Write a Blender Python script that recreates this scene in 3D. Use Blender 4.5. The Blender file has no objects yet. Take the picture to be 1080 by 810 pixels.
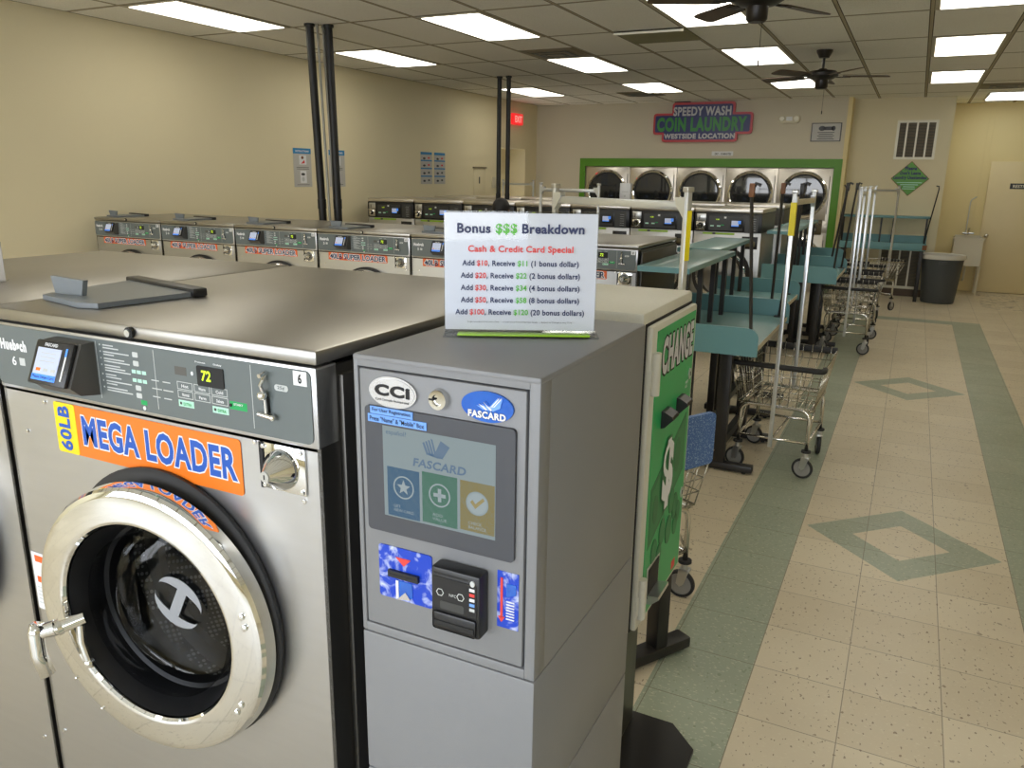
import bpy, bmesh, math, random
from mathutils import Vector, Matrix
PI = math.pi
random.seed(7)
SC = bpy.context.scene
COL = SC.collection

# ------------------------------------------------------------------ materials
def _links(nt): return nt.links.new
def mat(name, col, rough=.5, metal=0., var=.06, vscale=6., bump=0., bscale=60., stretch=None, emit=None, estr=0.,
        spec=.5, trans=0., alpha=1., coat=0., col2=None, speck=None):
    m = bpy.data.materials.new(name); m.use_nodes = True
    nt = m.node_tree; b = nt.nodes['Principled BSDF']; L = _links(nt)
    b.inputs['Roughness'].default_value = rough
    b.inputs['Metallic'].default_value = metal
    b.inputs['Specular IOR Level'].default_value = spec
    b.inputs['Transmission Weight'].default_value = trans
    b.inputs['Alpha'].default_value = alpha
    b.inputs['Coat Weight'].default_value = coat
    tc = nt.nodes.new('ShaderNodeTexCoord')
    mp = nt.nodes.new('ShaderNodeMapping'); L(tc.outputs['Object'], mp.inputs['Vector'])
    if stretch: mp.inputs['Scale'].default_value = stretch
    nz = nt.nodes.new('ShaderNodeTexNoise'); nz.inputs['Scale'].default_value = vscale
    nz.inputs['Detail'].default_value = 4.
    L(mp.outputs['Vector'], nz.inputs['Vector'])
    mx = nt.nodes.new('ShaderNodeMix'); mx.data_type = 'RGBA'
    c = col
    lo = tuple(max(0, x*(1-var)) for x in c); hi = tuple(min(1, x*(1+var)) for x in c)
    if col2: lo, hi = c, col2
    mx.inputs['A'].default_value = (*lo, 1); mx.inputs['B'].default_value = (*hi, 1)
    L(nz.outputs['Fac'], mx.inputs['Factor'])
    out = mx.outputs['Result']
    if speck:
        sc, thr, scol = speck
        n2 = nt.nodes.new('ShaderNodeTexNoise'); n2.inputs['Scale'].default_value = sc; n2.inputs['Detail'].default_value = 2.
        L(tc.outputs['Object'], n2.inputs['Vector'])
        rp = nt.nodes.new('ShaderNodeValToRGB'); rp.color_ramp.elements[0].position = thr; rp.color_ramp.elements[1].position = thr+.03
        L(n2.outputs['Fac'], rp.inputs['Fac'])
        m2 = nt.nodes.new('ShaderNodeMix'); m2.data_type = 'RGBA'
        L(rp.outputs['Color'], m2.inputs['Factor']); L(out, m2.inputs['A']); m2.inputs['B'].default_value = (*scol, 1)
        out = m2.outputs['Result']
    L(out, b.inputs['Base Color'])
    if bump:
        n3 = nt.nodes.new('ShaderNodeTexNoise'); n3.inputs['Scale'].default_value = bscale; n3.inputs['Detail'].default_value = 3.
        L(mp.outputs['Vector'], n3.inputs['Vector'])
        bp = nt.nodes.new('ShaderNodeBump'); bp.inputs['Strength'].default_value = bump; bp.inputs['Distance'].default_value = .002
        L(n3.outputs['Fac'], bp.inputs['Height']); L(bp.outputs['Normal'], b.inputs['Normal'])
    if emit:
        b.inputs['Emission Color'].default_value = (*emit, 1); b.inputs['Emission Strength'].default_value = estr
    return m
def rgb(r, g, b):
    f = lambda v: ((v/255+.055)/1.055)**2.4 if v/255 > .04045 else v/255/12.92
    return (f(r), f(g), f(b))

MT = {}
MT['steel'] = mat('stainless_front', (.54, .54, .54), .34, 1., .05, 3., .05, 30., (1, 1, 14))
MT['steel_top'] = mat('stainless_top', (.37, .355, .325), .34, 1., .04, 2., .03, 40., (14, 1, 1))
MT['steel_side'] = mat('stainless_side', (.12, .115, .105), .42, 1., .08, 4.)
MT['steel_light'] = mat('dryer_steel', (.70, .66, .60), .32, 1., .06, 5., .05, 20., (1, 1, 10))
MT['chrome'] = mat('chrome', (.80, .80, .79), .05, 1., .02)
MT['chrome_soft'] = mat('chrome_tube', (.72, .70, .66), .16, 1., .05)
MT['white_tube'] = mat('pale_metal_tube', (.68, .71, .75), .28, .85, .04)
MT['panel'] = mat('panel_grey', rgb(98, 106, 106), .42, 0, .03)
MT['panel_dark'] = mat('panel_dark', rgb(58, 59, 58), .4, 0, .05)
MT['panel_black'] = mat('panel_black', rgb(22, 22, 24), .35, 0, .05)
MT['reader'] = mat('reader_housing', rgb(82, 80, 76), .4, 0, .04)
MT['black'] = mat('black_plastic', (.012, .012, .013), .38, 0, .1)
MT['rubber'] = mat('black_rubber', (.018, .018, .019), .6, 0, .15)
MT['dark_void'] = mat('dark_cavity', (.01, .01, .011), .5, 0, .1)
MT['gap'] = mat('dark_seam', (.01, .01, .01), .7, 0, .1)
MT['blackiron'] = mat('black_enamel_iron', (.014, .012, .011), .42, .0, .2)
MT['white'] = mat('white_print', (.78, .79, .80), .5, 0, .02)
MT['offwhite'] = mat('pale_print', (.55, .57, .56), .5, 0, .02)
MT['blue'] = mat('blue_print', rgb(25, 84, 180), .4, 0, .03)
MT['navy'] = mat('navy_print', rgb(36, 46, 88), .5, 0, .03)
MT['orange'] = mat('orange_vinyl', rgb(240, 122, 28), .35, 0, .03)
MT['orange_red'] = mat('red_orange_vinyl', rgb(228, 104, 50), .4, 0, .03)
MT['yellow'] = mat('yellow_vinyl', rgb(246, 214, 20), .35, 0, .03)
MT['red'] = mat('red_print', rgb(222, 66, 60), .5, 0, .03)
MT['green'] = mat('green_print', rgb(96, 186, 70), .5, 0, .03)
MT['green_btn'] = mat('green_key', rgb(20, 158, 84), .4, 0, .03)
MT['mint'] = mat('mint_key', rgb(180, 226, 206), .4, 0, .03)
MT['lime'] = mat('lime_acrylic', rgb(150, 196, 50), .3, 0, .04)
MT['paper'] = mat('white_paper', (.80, .80, .84), .35, 0, .015, coat=.3)
MT['acrylic'] = mat('clear_acrylic', (.85, .87, .88), .05, 0, .01, alpha=.25)
MT['kiosk'] = mat('grey_powdercoat', rgb(126, 127, 129), .42, 0, .025, 3., .12, 400.)
MT['kiosk_side'] = MT['kiosk']
MT['bezel'] = mat('charcoal_bezel', rgb(66, 68, 74), .35, 0, .04)
MT['scr_grey'] = mat('lit_screen_grey', (.02, .022, .024), .25, 0, .03, emit=rgb(150, 168, 172), estr=.8)
MT['scr_blue'] = mat('lit_screen_blue', (.02, .022, .024), .25, 0, .03, emit=rgb(70, 112, 150), estr=.8)
MT['scr_green'] = mat('lit_screen_green', (.02, .022, .024), .25, 0, .03, emit=rgb(84, 138, 110), estr=.8)
MT['scr_gold'] = mat('lit_screen_gold', (.02, .022, .024), .25, 0, .03, emit=rgb(168, 150, 84), estr=.8)
MT['scr_text'] = mat('lit_screen_text', (.02, .022, .024), .25, 0, .03, emit=rgb(92, 124, 156), estr=.8)
MT['scr_pale'] = mat('lit_screen_pale', (.02, .022, .024), .25, 0, .03, emit=rgb(172, 188, 192), estr=.8)
MT['lcd'] = mat('lit_reader_screen', rgb(176, 184, 206), .15, 0, .05, emit=rgb(176, 186, 214), estr=.5)
MT['lcd_blue'] = mat('lit_reader_band', rgb(80, 144, 240), .2, 0, .05, emit=rgb(70, 136, 245), estr=.6)
MT['led'] = mat('lit_led_digits', rgb(190, 220, 40), .3, 0, .02, emit=rgb(190, 225, 40), estr=1.0)
MT['led_dim'] = mat('lit_led_window', rgb(40, 46, 20), .3, 0, .1, emit=rgb(90, 120, 20), estr=.25)
MT['sky_label'] = mat('pale_blue_label', rgb(110, 160, 236), .4, 0, .03)
MT['blue_art'] = mat('blue_burst_print', rgb(14, 62, 186), .3, 0, .1, 34., col2=rgb(240, 248, 255))
_n = MT['blue_art'].node_tree; _nz = [n for n in _n.nodes if n.type == 'TEX_NOISE'][0]; _mx = [n for n in _n.nodes if n.type == 'MIX'][0]
_r = _n.nodes.new('ShaderNodeValToRGB'); _r.color_ramp.elements[0].position = .5; _r.color_ramp.elements[1].position = .80; _nz.inputs['Detail'].default_value = 8.; _nz.inputs['Distortion'].default_value = 1.2
_n.links.new(_nz.outputs['Fac'], _r.inputs['Fac']); _n.links.new(_r.outputs['Color'], _mx.inputs['Factor'])
MT['fas_blue'] = mat('oval_badge_blue', rgb(16, 70, 170), .2, 0, .1, 30., col2=rgb(30, 110, 210), coat=.5)
MT['badge'] = mat('silver_badge', (.62, .62, .63), .25, .9, .06)
MT['cream'] = mat('cream_hammered_enamel', rgb(204, 201, 186), .38, 0, .06, 90., .35, 260.)
MT['chg_green'] = mat('change_green', rgb(42, 160, 90), .4, 0, .04)
MT['chg_dark'] = mat('change_dark_green', rgb(28, 104, 58), .45, 0, .08)
MT['chg_mid'] = mat('change_mid_green', rgb(34, 122, 68), .45, 0, .05)
MT['ped'] = mat('dark_olive_pedestal', rgb(70, 70, 58), .4, .2, .06)
MT['teal'] = mat('teal_laminate', rgb(104, 150, 156), .45, 0, .05, 5., .05, 80.)
MT['teal_top'] = mat('teal_laminate_top', rgb(124, 158, 156), .26, 0, .04, 4.)
MT['teal_edge'] = mat('worn_cream_edge', rgb(196, 186, 160), .5, 0, .08)
MT['blue_speck'] = mat('blue_speckled_board', rgb(70, 104, 158), .5, 0, .1, speck=(260., .6, rgb(150, 176, 206)))
MT['wheel'] = mat('grey_wheel_hub', rgb(150, 148, 142), .4, .1, .05)
MT['zinc'] = mat('zinc_bracket', (.58, .58, .56), .3, .9, .06)
MT['wire'] = mat('wire_chrome', (.66, .64, .58), .22, 1., .05)
MT['tape_yellow'] = mat('yellow_tape', rgb(226, 208, 20), .45, 0, .04)
MT['pipe'] = mat('black_pipe', rgb(16, 14, 12), .5, .0, .12)
MT['galv'] = mat('galvanised_conduit', rgb(140, 138, 128), .35, .6, .08)
MT['frame_green'] = mat('green_painted_frame', rgb(84, 142, 20), .45, 0, .04)
MT['glass_dark'] = mat('dark_door_glass', (.02, .022, .024), .06, 0, .1, coat=.6)
MT['drum'] = mat('drum_steel', (.35, .35, .35), .3, 1., .1)
MT['sign_navy'] = mat('sign_navy', rgb(34, 44, 104), .35, 0, .05)
MT['sign_red'] = mat('sign_red_border', rgb(196, 66, 74), .35, 0, .04)
MT['sign_white'] = mat('sign_grey_white', rgb(196, 196, 200), .4, 0, .03)
MT['sign_green'] = mat('sign_green', rgb(52, 138, 60), .4, 0, .05)
MT['dia_green'] = mat('diamond_green', rgb(84, 152, 40), .4, 0, .04)
MT['brown'] = mat('brown_edge', rgb(120, 76, 40), .5, 0, .06)
MT['vent'] = mat('vent_cream_metal', rgb(232, 228, 210), .45, .1, .03)
MT['louver'] = mat('vent_louver', rgb(128, 116, 90), .5, .1, .06)
MT['door_cream'] = mat('cream_door_paint', rgb(226, 208, 160), .4, 0, .02)
MT['sink'] = mat('sink_plastic', rgb(214, 206, 182), .35, 0, .04)
MT['bin'] = mat('grey_bin_plastic', rgb(74, 78, 80), .45, 0, .05)
MT['bag'] = mat('white_bin_liner', rgb(214, 210, 198), .3, 0, .06)
MT['fan'] = mat('dark_bronze_fan', (.018, .014, .011), .35, .4, .1)
MT['blade'] = mat('fan_blade_wood', rgb(70, 54, 38), .45, 0, .2, 4., stretch=(1, 12, 1))
MT['poster'] = mat('grey_poster', rgb(190, 188, 182), .5, 0, .03)
MT['poster_blue'] = mat('poster_blue', rgb(40, 130, 186), .5, 0, .03)
MT['exit'] = mat('lit_exit_red', rgb(230, 40, 40), .4, 0, .03, emit=rgb(240, 40, 44), estr=1.0)
MT['exit_white'] = mat('lit_exit_letters', rgb(250, 170, 160), .4, 0, .03, emit=rgb(255, 170, 160), estr=1.0)
MT['beige_plastic'] = mat('beige_plastic', rgb(206, 198, 172), .45, 0, .03)
MT['soap_grey'] = mat('grey_soap_flap', rgb(118, 124, 128), .35, 0, .03)
MT['skin'] = mat('skin', rgb(170, 120, 92), .5, 0, .05)
MT['hair'] = mat('black_hair', (.008, .007, .007), .55, 0, .2, bump=.3, bscale=200., stretch=(8, 8, 1))
MT['cloth'] = mat('black_shirt', (.02, .02, .024), .8, 0, .15)
MT['jeans'] = mat('blue_jeans', rgb(44, 58, 90), .8, 0, .15)
MT['warn'] = mat('warning_orange', rgb(232, 98, 36), .4, 0, .03)
MT['olive'] = mat('olive_coin_box', rgb(98, 90, 66), .4, .3, .06)
MT['ringlight'] = mat('light_trim', rgb(170, 162, 140), .5, 0, .03)

def wall_mat(name, c, var=.03):
    m = mat(name, c, .6, 0, var, 1.2, .25, 140.)
    return m
MT['wall'] = wall_mat('cream_wall_paint', rgb(226, 215, 180))
MT['wall_back'] = wall_mat('pale_wall_paint', rgb(206, 198, 176))
MT['wall_warm'] = wall_mat('warm_cream_wall_paint', rgb(230, 212, 156))
MT['baseb'] = mat('brown_vinyl_base', rgb(84, 66, 48), .5, 0, .06)

def nodes_math(nt):
    L = _links(nt)
    def f(op, a, b=None, c=None):
        n = nt.nodes.new('ShaderNodeMath'); n.operation = op
        for i, v in enumerate((a, b, c)):
            if v is None: continue
            if isinstance(v, (int, float)): n.inputs[i].default_value = v
            else: L(v, n.inputs[i])
        return n.outputs[0]
    return f
FT = .3048
def floor_material():
    m = bpy.data.materials.new('vinyl_tile_floor'); m.use_nodes = True; nt = m.node_tree; L = _links(nt); F = nodes_math(nt)
    b = nt.nodes['Principled BSDF']
    tc = nt.nodes.new('ShaderNodeTexCoord'); sp = nt.nodes.new('ShaderNodeSeparateXYZ'); L(tc.outputs['Object'], sp.inputs[0])
    X = F('DIVIDE', sp.outputs['X'], FT); Y = F('DIVIDE', sp.outputs['Y'], FT)
    def rng(v, a, c):
        return F('MULTIPLY', F('GREATER_THAN', v, a), F('LESS_THAN', v, c))
    s1 = F('MULTIPLY', rng(X, -1.05, 0.), F('LESS_THAN', Y, 25.6))
    s2 = F('MULTIPLY', rng(X, 3., 4.03), F('LESS_THAN', Y, 25.6))
    s3 = F('MULTIPLY', rng(X, -1.05, 4.03), rng(Y, 24.75, 25.6))
    g = F('MAXIMUM', F('MAXIMUM', s1, s2), s3)
    for cy in (-9.5, 1.5, 12.5):
        d = F('ADD', F('ABSOLUTE', F('SUBTRACT', X, 1.5)), F('ABSOLUTE', F('SUBTRACT', Y, cy)))
        g = F('MAXIMUM', g, rng(d, .71, 1.42))
    fx = F('ABSOLUTE', F('SUBTRACT', F('FRACT', X), .5)); fy = F('ABSOLUTE', F('SUBTRACT', F('FRACT', Y), .5))
    joint = F('GREATER_THAN', F('MAXIMUM', fx, fy), .4945)
    # per-tile tone
    wn = nt.nodes.new('ShaderNodeTexWhiteNoise'); wn.noise_dimensions = '2D'
    cx = nt.nodes.new('ShaderNodeCombineXYZ'); L(F('FLOOR', X), cx.inputs[0]); L(F('FLOOR', Y), cx.inputs[1]); L(cx.outputs[0], wn.inputs['Vector'])
    def mixc(f, a, bb):
        n = nt.nodes.new('ShaderNodeMix'); n.data_type = 'RGBA'
        for k, v in (('Factor', f), ('A', a), ('B', bb)):
            if isinstance(v, tuple): n.inputs[k].default_value = (*v, 1)
            elif isinstance(v, (int, float)): n.inputs[k].default_value = v
            else: L(v, n.inputs[k])
        return n.outputs['Result']
    beige = mixc(wn.outputs['Value'], rgb(216, 202, 174), rgb(226, 213, 186))
    green = mixc(wn.outputs['Value'], rgb(156, 164, 142), rgb(166, 174, 152))
    def noise(sc, det=2., st=None):
        n = nt.nodes.new('ShaderNodeTexNoise'); n.inputs['Scale'].default_value = sc; n.inputs['Detail'].default_value = det
        if st:
            mp = nt.nodes.new('ShaderNodeMapping'); mp.inputs['Scale'].default_value = st[0]; mp.inputs['Rotation'].default_value = st[1]
            L(tc.outputs['Object'], mp.inputs['Vector']); L(mp.outputs['Vector'], n.inputs['Vector'])
        else: L(tc.outputs['Object'], n.inputs['Vector'])
        return n.outputs['Fac']
    big = noise(1.6, 4.)
    beige = mixc(F('MULTIPLY', F('GREATER_THAN', noise(60., 1., ((1, 2.2, 1), (0, 0, .4))), .67), .55), beige, rgb(232, 222, 196))
    beige = mixc(F('MULTIPLY', F('GREATER_THAN', noise(75., 1., ((1, .6, 1), (0, 0, 1.1))), .69), .75), beige, rgb(132, 108, 82))
    beige = mixc(F('MULTIPLY', F('GREATER_THAN', noise(26., 2.), .70), .6), beige, rgb(120, 98, 74))
    green = mixc(F('MULTIPLY', F('GREATER_THAN', noise(55., 1., ((1, 2.6, 1), (0, 0, -.3))), .655), .7), green, rgb(214, 212, 186))
    green = mixc(F('MULTIPLY', F('GREATER_THAN', noise(48., 1., ((1, .7, 1), (0, 0, .8))), .68), .45), green, rgb(120, 134, 104))
    c = mixc(g, beige, green)
    c = mixc(F('MULTIPLY', joint, .62), c, rgb(96, 78, 56))
    # worn black adhesive patches near the far door
    reg = F('MULTIPLY', rng(sp.outputs['X'], 1.35, 3.2), rng(sp.outputs['Y'], 9.3, 11.0))
    c = mixc(F('MULTIPLY', reg, F('GREATER_THAN', noise(7., 3., ((1, 3.2, 1), (0, 0, .1))), .6)), c, rgb(62, 48, 36))
    c = mixc(F('MULTIPLY', F('SUBTRACT', big, .42), .5), c, rgb(150, 128, 96))
    L(c, b.inputs['Base Color'])
    r = F('ADD', .24, F('MULTIPLY', noise(9., 5.), .26))
    L(r, b.inputs['Roughness'])
    bp = nt.nodes.new('ShaderNodeBump'); bp.inputs['Strength'].default_value = .18; bp.inputs['Distance'].default_value = .004
    L(F('ADD', F('MULTIPLY', noise(5., 3.), 1.), F('MULTIPLY', joint, -.6)), bp.inputs['Height']); L(bp.outputs['Normal'], b.inputs['Normal'])
    return m
GX, GY = -17.183*FT, 6.818*FT        # ceiling grid origin
def ceiling_material():
    m = bpy.data.materials.new('suspended_ceiling_tiles'); m.use_nodes = True; nt = m.node_tree; L = _links(nt); F = nodes_math(nt)
    b = nt.nodes['Principled BSDF']; b.inputs['Roughness'].default_value = .85
    tc = nt.nodes.new('ShaderNodeTexCoord'); sp = nt.nodes.new('ShaderNodeSeparateXYZ'); L(tc.outputs['Object'], sp.inputs[0])
    X = F('DIVIDE', F('SUBTRACT', sp.outputs['X'], GX), 2*FT); Y = F('DIVIDE', F('SUBTRACT', sp.outputs['Y'], GY), 4*FT)
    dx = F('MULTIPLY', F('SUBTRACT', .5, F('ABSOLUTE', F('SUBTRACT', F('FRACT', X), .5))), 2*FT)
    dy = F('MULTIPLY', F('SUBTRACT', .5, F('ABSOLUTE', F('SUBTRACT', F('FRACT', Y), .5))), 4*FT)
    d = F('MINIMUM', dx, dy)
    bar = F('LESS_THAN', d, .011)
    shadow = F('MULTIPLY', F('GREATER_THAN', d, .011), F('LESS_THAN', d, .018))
    n = nt.nodes.new('ShaderNodeTexNoise'); n.inputs['Scale'].default_value = 1.4; L(tc.outputs['Object'], n.inputs['Vector'])
    n2 = nt.nodes.new('ShaderNodeTexNoise'); n2.inputs['Scale'].default_value = 180.; L(tc.outputs['Object'], n2.inputs['Vector'])
    def mixc(f, a, bb):
        k = nt.nodes.new('ShaderNodeMix'); k.data_type = 'RGBA'
        for key, v in (('Factor', f), ('A', a), ('B', bb)):
            if isinstance(v, tuple): k.inputs[key].default_value = (*v, 1)
            else: L(v, k.inputs[key])
        return k.outputs['Result']
    c = mixc(n.outputs['Fac'], rgb(242, 240, 232), rgb(248, 246, 240))
    c = mixc(F('MULTIPLY', F('GREATER_THAN', n2.outputs['Fac'], .62), .25), c, rgb(120, 110, 94))
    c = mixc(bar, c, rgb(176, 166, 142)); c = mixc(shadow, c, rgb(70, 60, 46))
    L(c, b.inputs['Base Color'])
    bp = nt.nodes.new('ShaderNodeBump'); bp.inputs['Strength'].default_value = .3; bp.inputs['Distance'].default_value = .004
    L(F('ADD', F('MULTIPLY', bar, 1.), F('MULTIPLY', n2.outputs['Fac'], .3)), bp.inputs['Height']); L(bp.outputs['Normal'], b.inputs['Normal'])
    return m
def diffuser_material():
    m = bpy.data.materials.new('lit_prismatic_diffuser'); m.use_nodes = True; nt = m.node_tree; L = _links(nt); F = nodes_math(nt)
    b = nt.nodes['Principled BSDF']; b.inputs['Base Color'].default_value = (.6, .58, .5, 1)
    tc = nt.nodes.new('ShaderNodeTexCoord'); sp = nt.nodes.new('ShaderNodeSeparateXYZ'); L(tc.outputs['Object'], sp.inputs[0])
    ax = F('ABSOLUTE', sp.outputs['X'])
    t = F('SUBTRACT', 1., F('MULTIPLY', F('ABSOLUTE', F('SUBTRACT', ax, .12)), 11.)); t = F('MAXIMUM', t, 0.)
    st = F('ADD', 4.6, F('MULTIPLY', t, 4.))
    b.inputs['Emission Color'].default_value = (1., .95, .83, 1)
    L(st, b.inputs['Emission Strength'])
    return m
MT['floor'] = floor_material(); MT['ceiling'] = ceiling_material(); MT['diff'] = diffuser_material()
MT['diff_cool'] = mat('lit_cool_diffuser', (.8, .8, .8), .4, 0, .01, emit=(.9, .97, 1.), estr=6.)
def drum_material():
    m = bpy.data.materials.new('perforated_drum'); m.use_nodes = True; nt = m.node_tree; L = _links(nt); F = nodes_math(nt)
    b = nt.nodes['Principled BSDF']; b.inputs['Metallic'].default_value = .9; b.inputs['Roughness'].default_value = .35
    tc = nt.nodes.new('ShaderNodeTexCoord'); sp = nt.nodes.new('ShaderNodeSeparateXYZ'); L(tc.outputs['Object'], sp.inputs[0])
    mp = nt.nodes.new('ShaderNodeMapping'); mp.inputs['Rotation'].default_value = (.5, .785, .3); L(tc.outputs['Object'], mp.inputs['Vector'])
    vo = nt.nodes.new('ShaderNodeTexVoronoi'); vo.inputs['Scale'].default_value = 85.; vo.inputs['Randomness'].default_value = 0.; L(mp.outputs['Vector'], vo.inputs['Vector'])
    d = vo.outputs['Distance']
    k = nt.nodes.new('ShaderNodeMix'); k.data_type = 'RGBA'; L(F('LESS_THAN', d, .36), k.inputs['Factor'])
    k.inputs['A'].default_value = (.16, .16, .155, 1); k.inputs['B'].default_value = (.75, .75, .75, 1)
    L(k.outputs['Result'], b.inputs['Base Color'])
    return m
MT['perf'] = drum_material()
def glass_material(name, tint, alpha):
    m = bpy.data.materials.new(name); m.use_nodes = True; nt = m.node_tree; L = _links(nt)
    for n in list(nt.nodes):
        if n.type == 'BSDF_PRINCIPLED': nt.nodes.remove(n)
    out = [n for n in nt.nodes if n.type == 'OUTPUT_MATERIAL'][0]
    tr = nt.nodes.new('ShaderNodeBsdfTransparent'); tr.inputs[0].default_value = (*tint, 1)
    gl = nt.nodes.new('ShaderNodeBsdfGlossy'); gl.inputs['Roughness'].default_value = .03
    fr = nt.nodes.new('ShaderNodeLayerWeight'); fr.inputs['Blend'].default_value = .5
    F = nodes_math(nt)
    mx = nt.nodes.new('ShaderNodeMixShader'); L(F('ADD', F('MULTIPLY', F('POWER', fr.outputs['Facing'], 5.), .9), alpha), mx.inputs[0])
    L(tr.outputs[0], mx.inputs[1]); L(gl.outputs[0], mx.inputs[2]); L(mx.outputs[0], out.inputs[0])
    return m
MT['glass'] = glass_material('curved_door_glass', (.55, .56, .57), .04)
MT['clear'] = glass_material('clear_acrylic_sheet', (.93, .94, .95), .02)
MT['clear_smoke'] = glass_material('dryer_door_glass', (.16, .16, .17), .05)

# ------------------------------------------------------------------ mesh builder
class MB:
    def __init__(self): self.bm = bmesh.new(); self.mats = []
    def mi(self, m):
        m = MT[m] if isinstance(m, str) else m
        if m not in self.mats: self.mats.append(m)
        return self.mats.index(m)
    def _tag(self, faces, m):
        i = self.mi(m)
        for f in faces: f.material_index = i
    def box(self, a, b, m, bev=0., seg=2, M=None):
        x0, y0, z0 = a; x1, y1, z1 = b
        g = bmesh.ops.create_cube(self.bm, size=1.)
        vs = g['verts']
        for v in vs:
            v.co = Vector(((x0+x1)/2+v.co.x*abs(x1-x0), (y0+y1)/2+v.co.y*abs(y1-y0), (z0+z1)/2+v.co.z*abs(z1-z0)))
        fs = list({f for v in vs for f in v.link_faces})
        if bev:
            es = list({e for v in vs for e in v.link_edges})
            r = bmesh.ops.bevel(self.bm, geom=es, offset=bev, segments=seg, affect='EDGES', profile=.5)
            fs = list({f for v in r['verts'] for f in v.link_faces} | {f for f in fs if f.is_valid})
        self._tag(fs, m)
        if M is not None:
            for v in {v for f in fs for v in f.verts}: v.co = M @ v.co
        return self
    def cyl(self, p0, p1, r, m, seg=16, r2=None):
        p0 = Vector(p0); p1 = Vector(p1); d = p1-p0; L = d.length
        g = bmesh.ops.create_cone(self.bm, cap_ends=True, segments=seg, radius1=r, radius2=r if r2 is None else r2, depth=L)
        M = Matrix.Translation((p0+p1)/2) @ d.to_track_quat('Z', 'Y').to_matrix().to_4x4()
        for v in g['verts']: v.co = M @ v.co
        self._tag({f for v in g['verts'] for f in v.link_faces}, m); return self
    def sph(self, c, r, m, seg=16, sc=(1, 1, 1)):
        g = bmesh.ops.create_uvsphere(self.bm, u_segments=seg, v_segments=max(6, seg*2//3), radius=r)
        for v in g['verts']: v.co = Vector((v.co.x*sc[0]+c[0], v.co.y*sc[1]+c[1], v.co.z*sc[2]+c[2]))
        self._tag({f for v in g['verts'] for f in v.link_faces}, m); return self
    def tube(self, pts, r, m, seg=8, closed=False, bend=0., bseg=5):
        pts = [Vector(p) for p in pts]
        if bend:                                  # round off the corners
            n = len(pts); out = []
            for i, p in enumerate(pts):
                if not closed and i in (0, n-1): out.append(p); continue
                a = pts[i-1]; c = pts[(i+1) % n]
                d1 = (a-p); d2 = (c-p); k = min(bend, d1.length*.45, d2.length*.45)
                s = p+d1.normalized()*k; e = p+d2.normalized()*k
                for j in range(bseg+1):
                    t = j/bseg; out.append(s*(1-t)**2+p*2*t*(1-t)+e*t*t)
            pts = out
        n = len(pts); rings = []; prev = None
        for i, p in enumerate(pts):
            if closed: t = pts[(i+1) % n]-pts[i-1]
            else: t = pts[min(i+1, n-1)]-pts[max(i-1, 0)]
            t.normalize()
            if prev is None:
                u = t.orthogonal().normalized()
            else:
                u = prev-t*prev.dot(t)
                u = u.normalized() if u.length > 1e-6 else t.orthogonal().normalized()
            prev = u; w = t.cross(u)
            rings.append([self.bm.verts.new(p+(u*math.cos(2*PI*k/seg)+w*math.sin(2*PI*k/seg))*r) for k in range(seg)])
        fs = []
        for i in range(n if closed else n-1):
            A = rings[i]; B = rings[(i+1) % n]
            for k in range(seg): fs.append(self.bm.faces.new((A[k], A[(k+1) % seg], B[(k+1) % seg], B[k])))
        if not closed:
            fs.append(self.bm.faces.new(rings[0][::-1])); fs.append(self.bm.faces.new(rings[-1]))
        self._tag(fs, m); return self
    def prism(self, pts, y0, y1, m, axis='Y'):
        """polygon in (u,v) extruded along an axis: Y -> (x,z), Z -> (x,y), X -> (y,z)"""
        def P(u, v, w): return {'Y': (u, w, v), 'Z': (u, v, w), 'X': (w, u, v)}[axis]
        A = [self.bm.verts.new(P(u, v, y0)) for u, v in pts]; B = [self.bm.verts.new(P(u, v, y1)) for u, v in pts]
        n = len(pts); fs = [self.bm.faces.new(A), self.bm.faces.new(B[::-1])]
        for k in range(n): fs.append(self.bm.faces.new((A[k], B[k], B[(k+1) % n], A[(k+1) % n])))
        self._tag(fs, m); bmesh.ops.recalc_face_normals(self.bm, faces=fs); return self
    def lathe(self, prof, c, m, seg=48, axis='Y'):
        """profile [(r, h)] revolved round an axis through c"""
        c = Vector(c); rings = []
        def P(r, h, a):
            u, v = r*math.cos(a), r*math.sin(a)
            return c+Vector({'Y': (u, h, v), 'Z': (u, v, h), 'X': (h, u, v)}[axis])
        for r, h in prof:
            if r < 1e-6: rings.append([self.bm.verts.new(P(0, h, 0))])
            else: rings.append([self.bm.verts.new(P(r, h, 2*PI*k/seg)) for k in range(seg)])
        fs = []
        for A, B in zip(rings[:-1], rings[1:]):
            for k in range(seg):
                k2 = (k+1) % seg
                if len(A) == 1 and len(B) == 1: continue
                if len(A) == 1: fs.append(self.bm.faces.new((A[0], B[k2], B[k])))
                elif len(B) == 1: fs.append(self.bm.faces.new((A[k], A[k2], B[0])))
                else: fs.append(self.bm.faces.new((A[k], A[k2], B[k2], B[k])))
        self._tag(fs, m); bmesh.ops.recalc_face_normals(self.bm, faces=fs); return self
    def quad(self, x0, z0, x1, z1, y, m, t=.0012):      # a thin sticker on a front face
        return self.box((x0, y, z0), (x1, y+t, z1), m)
    def rrect(self, x0, z0, x1, z1, r, y0, y1, m, axis='Y', seg=5):
        pts = []
        for cx, cz, a in ((x1-r, z1-r, 0), (x0+r, z1-r, PI/2), (x0+r, z0+r, PI), (x1-r, z0+r, 3*PI/2)):
            for k in range(seg+1):
                t = a+PI/2*k/seg; pts.append((cx+r*math.cos(t), cz+r*math.sin(t)))
        return self.prism(pts, y0, y1, m, axis)
    def disc(self, cx, cz, rx, rz, y0, y1, m, seg=40):
        return self.prism([(cx+rx*math.cos(2*PI*k/seg), cz+rz*math.sin(2*PI*k/seg)) for k in range(seg)], y0, y1, m)
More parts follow.
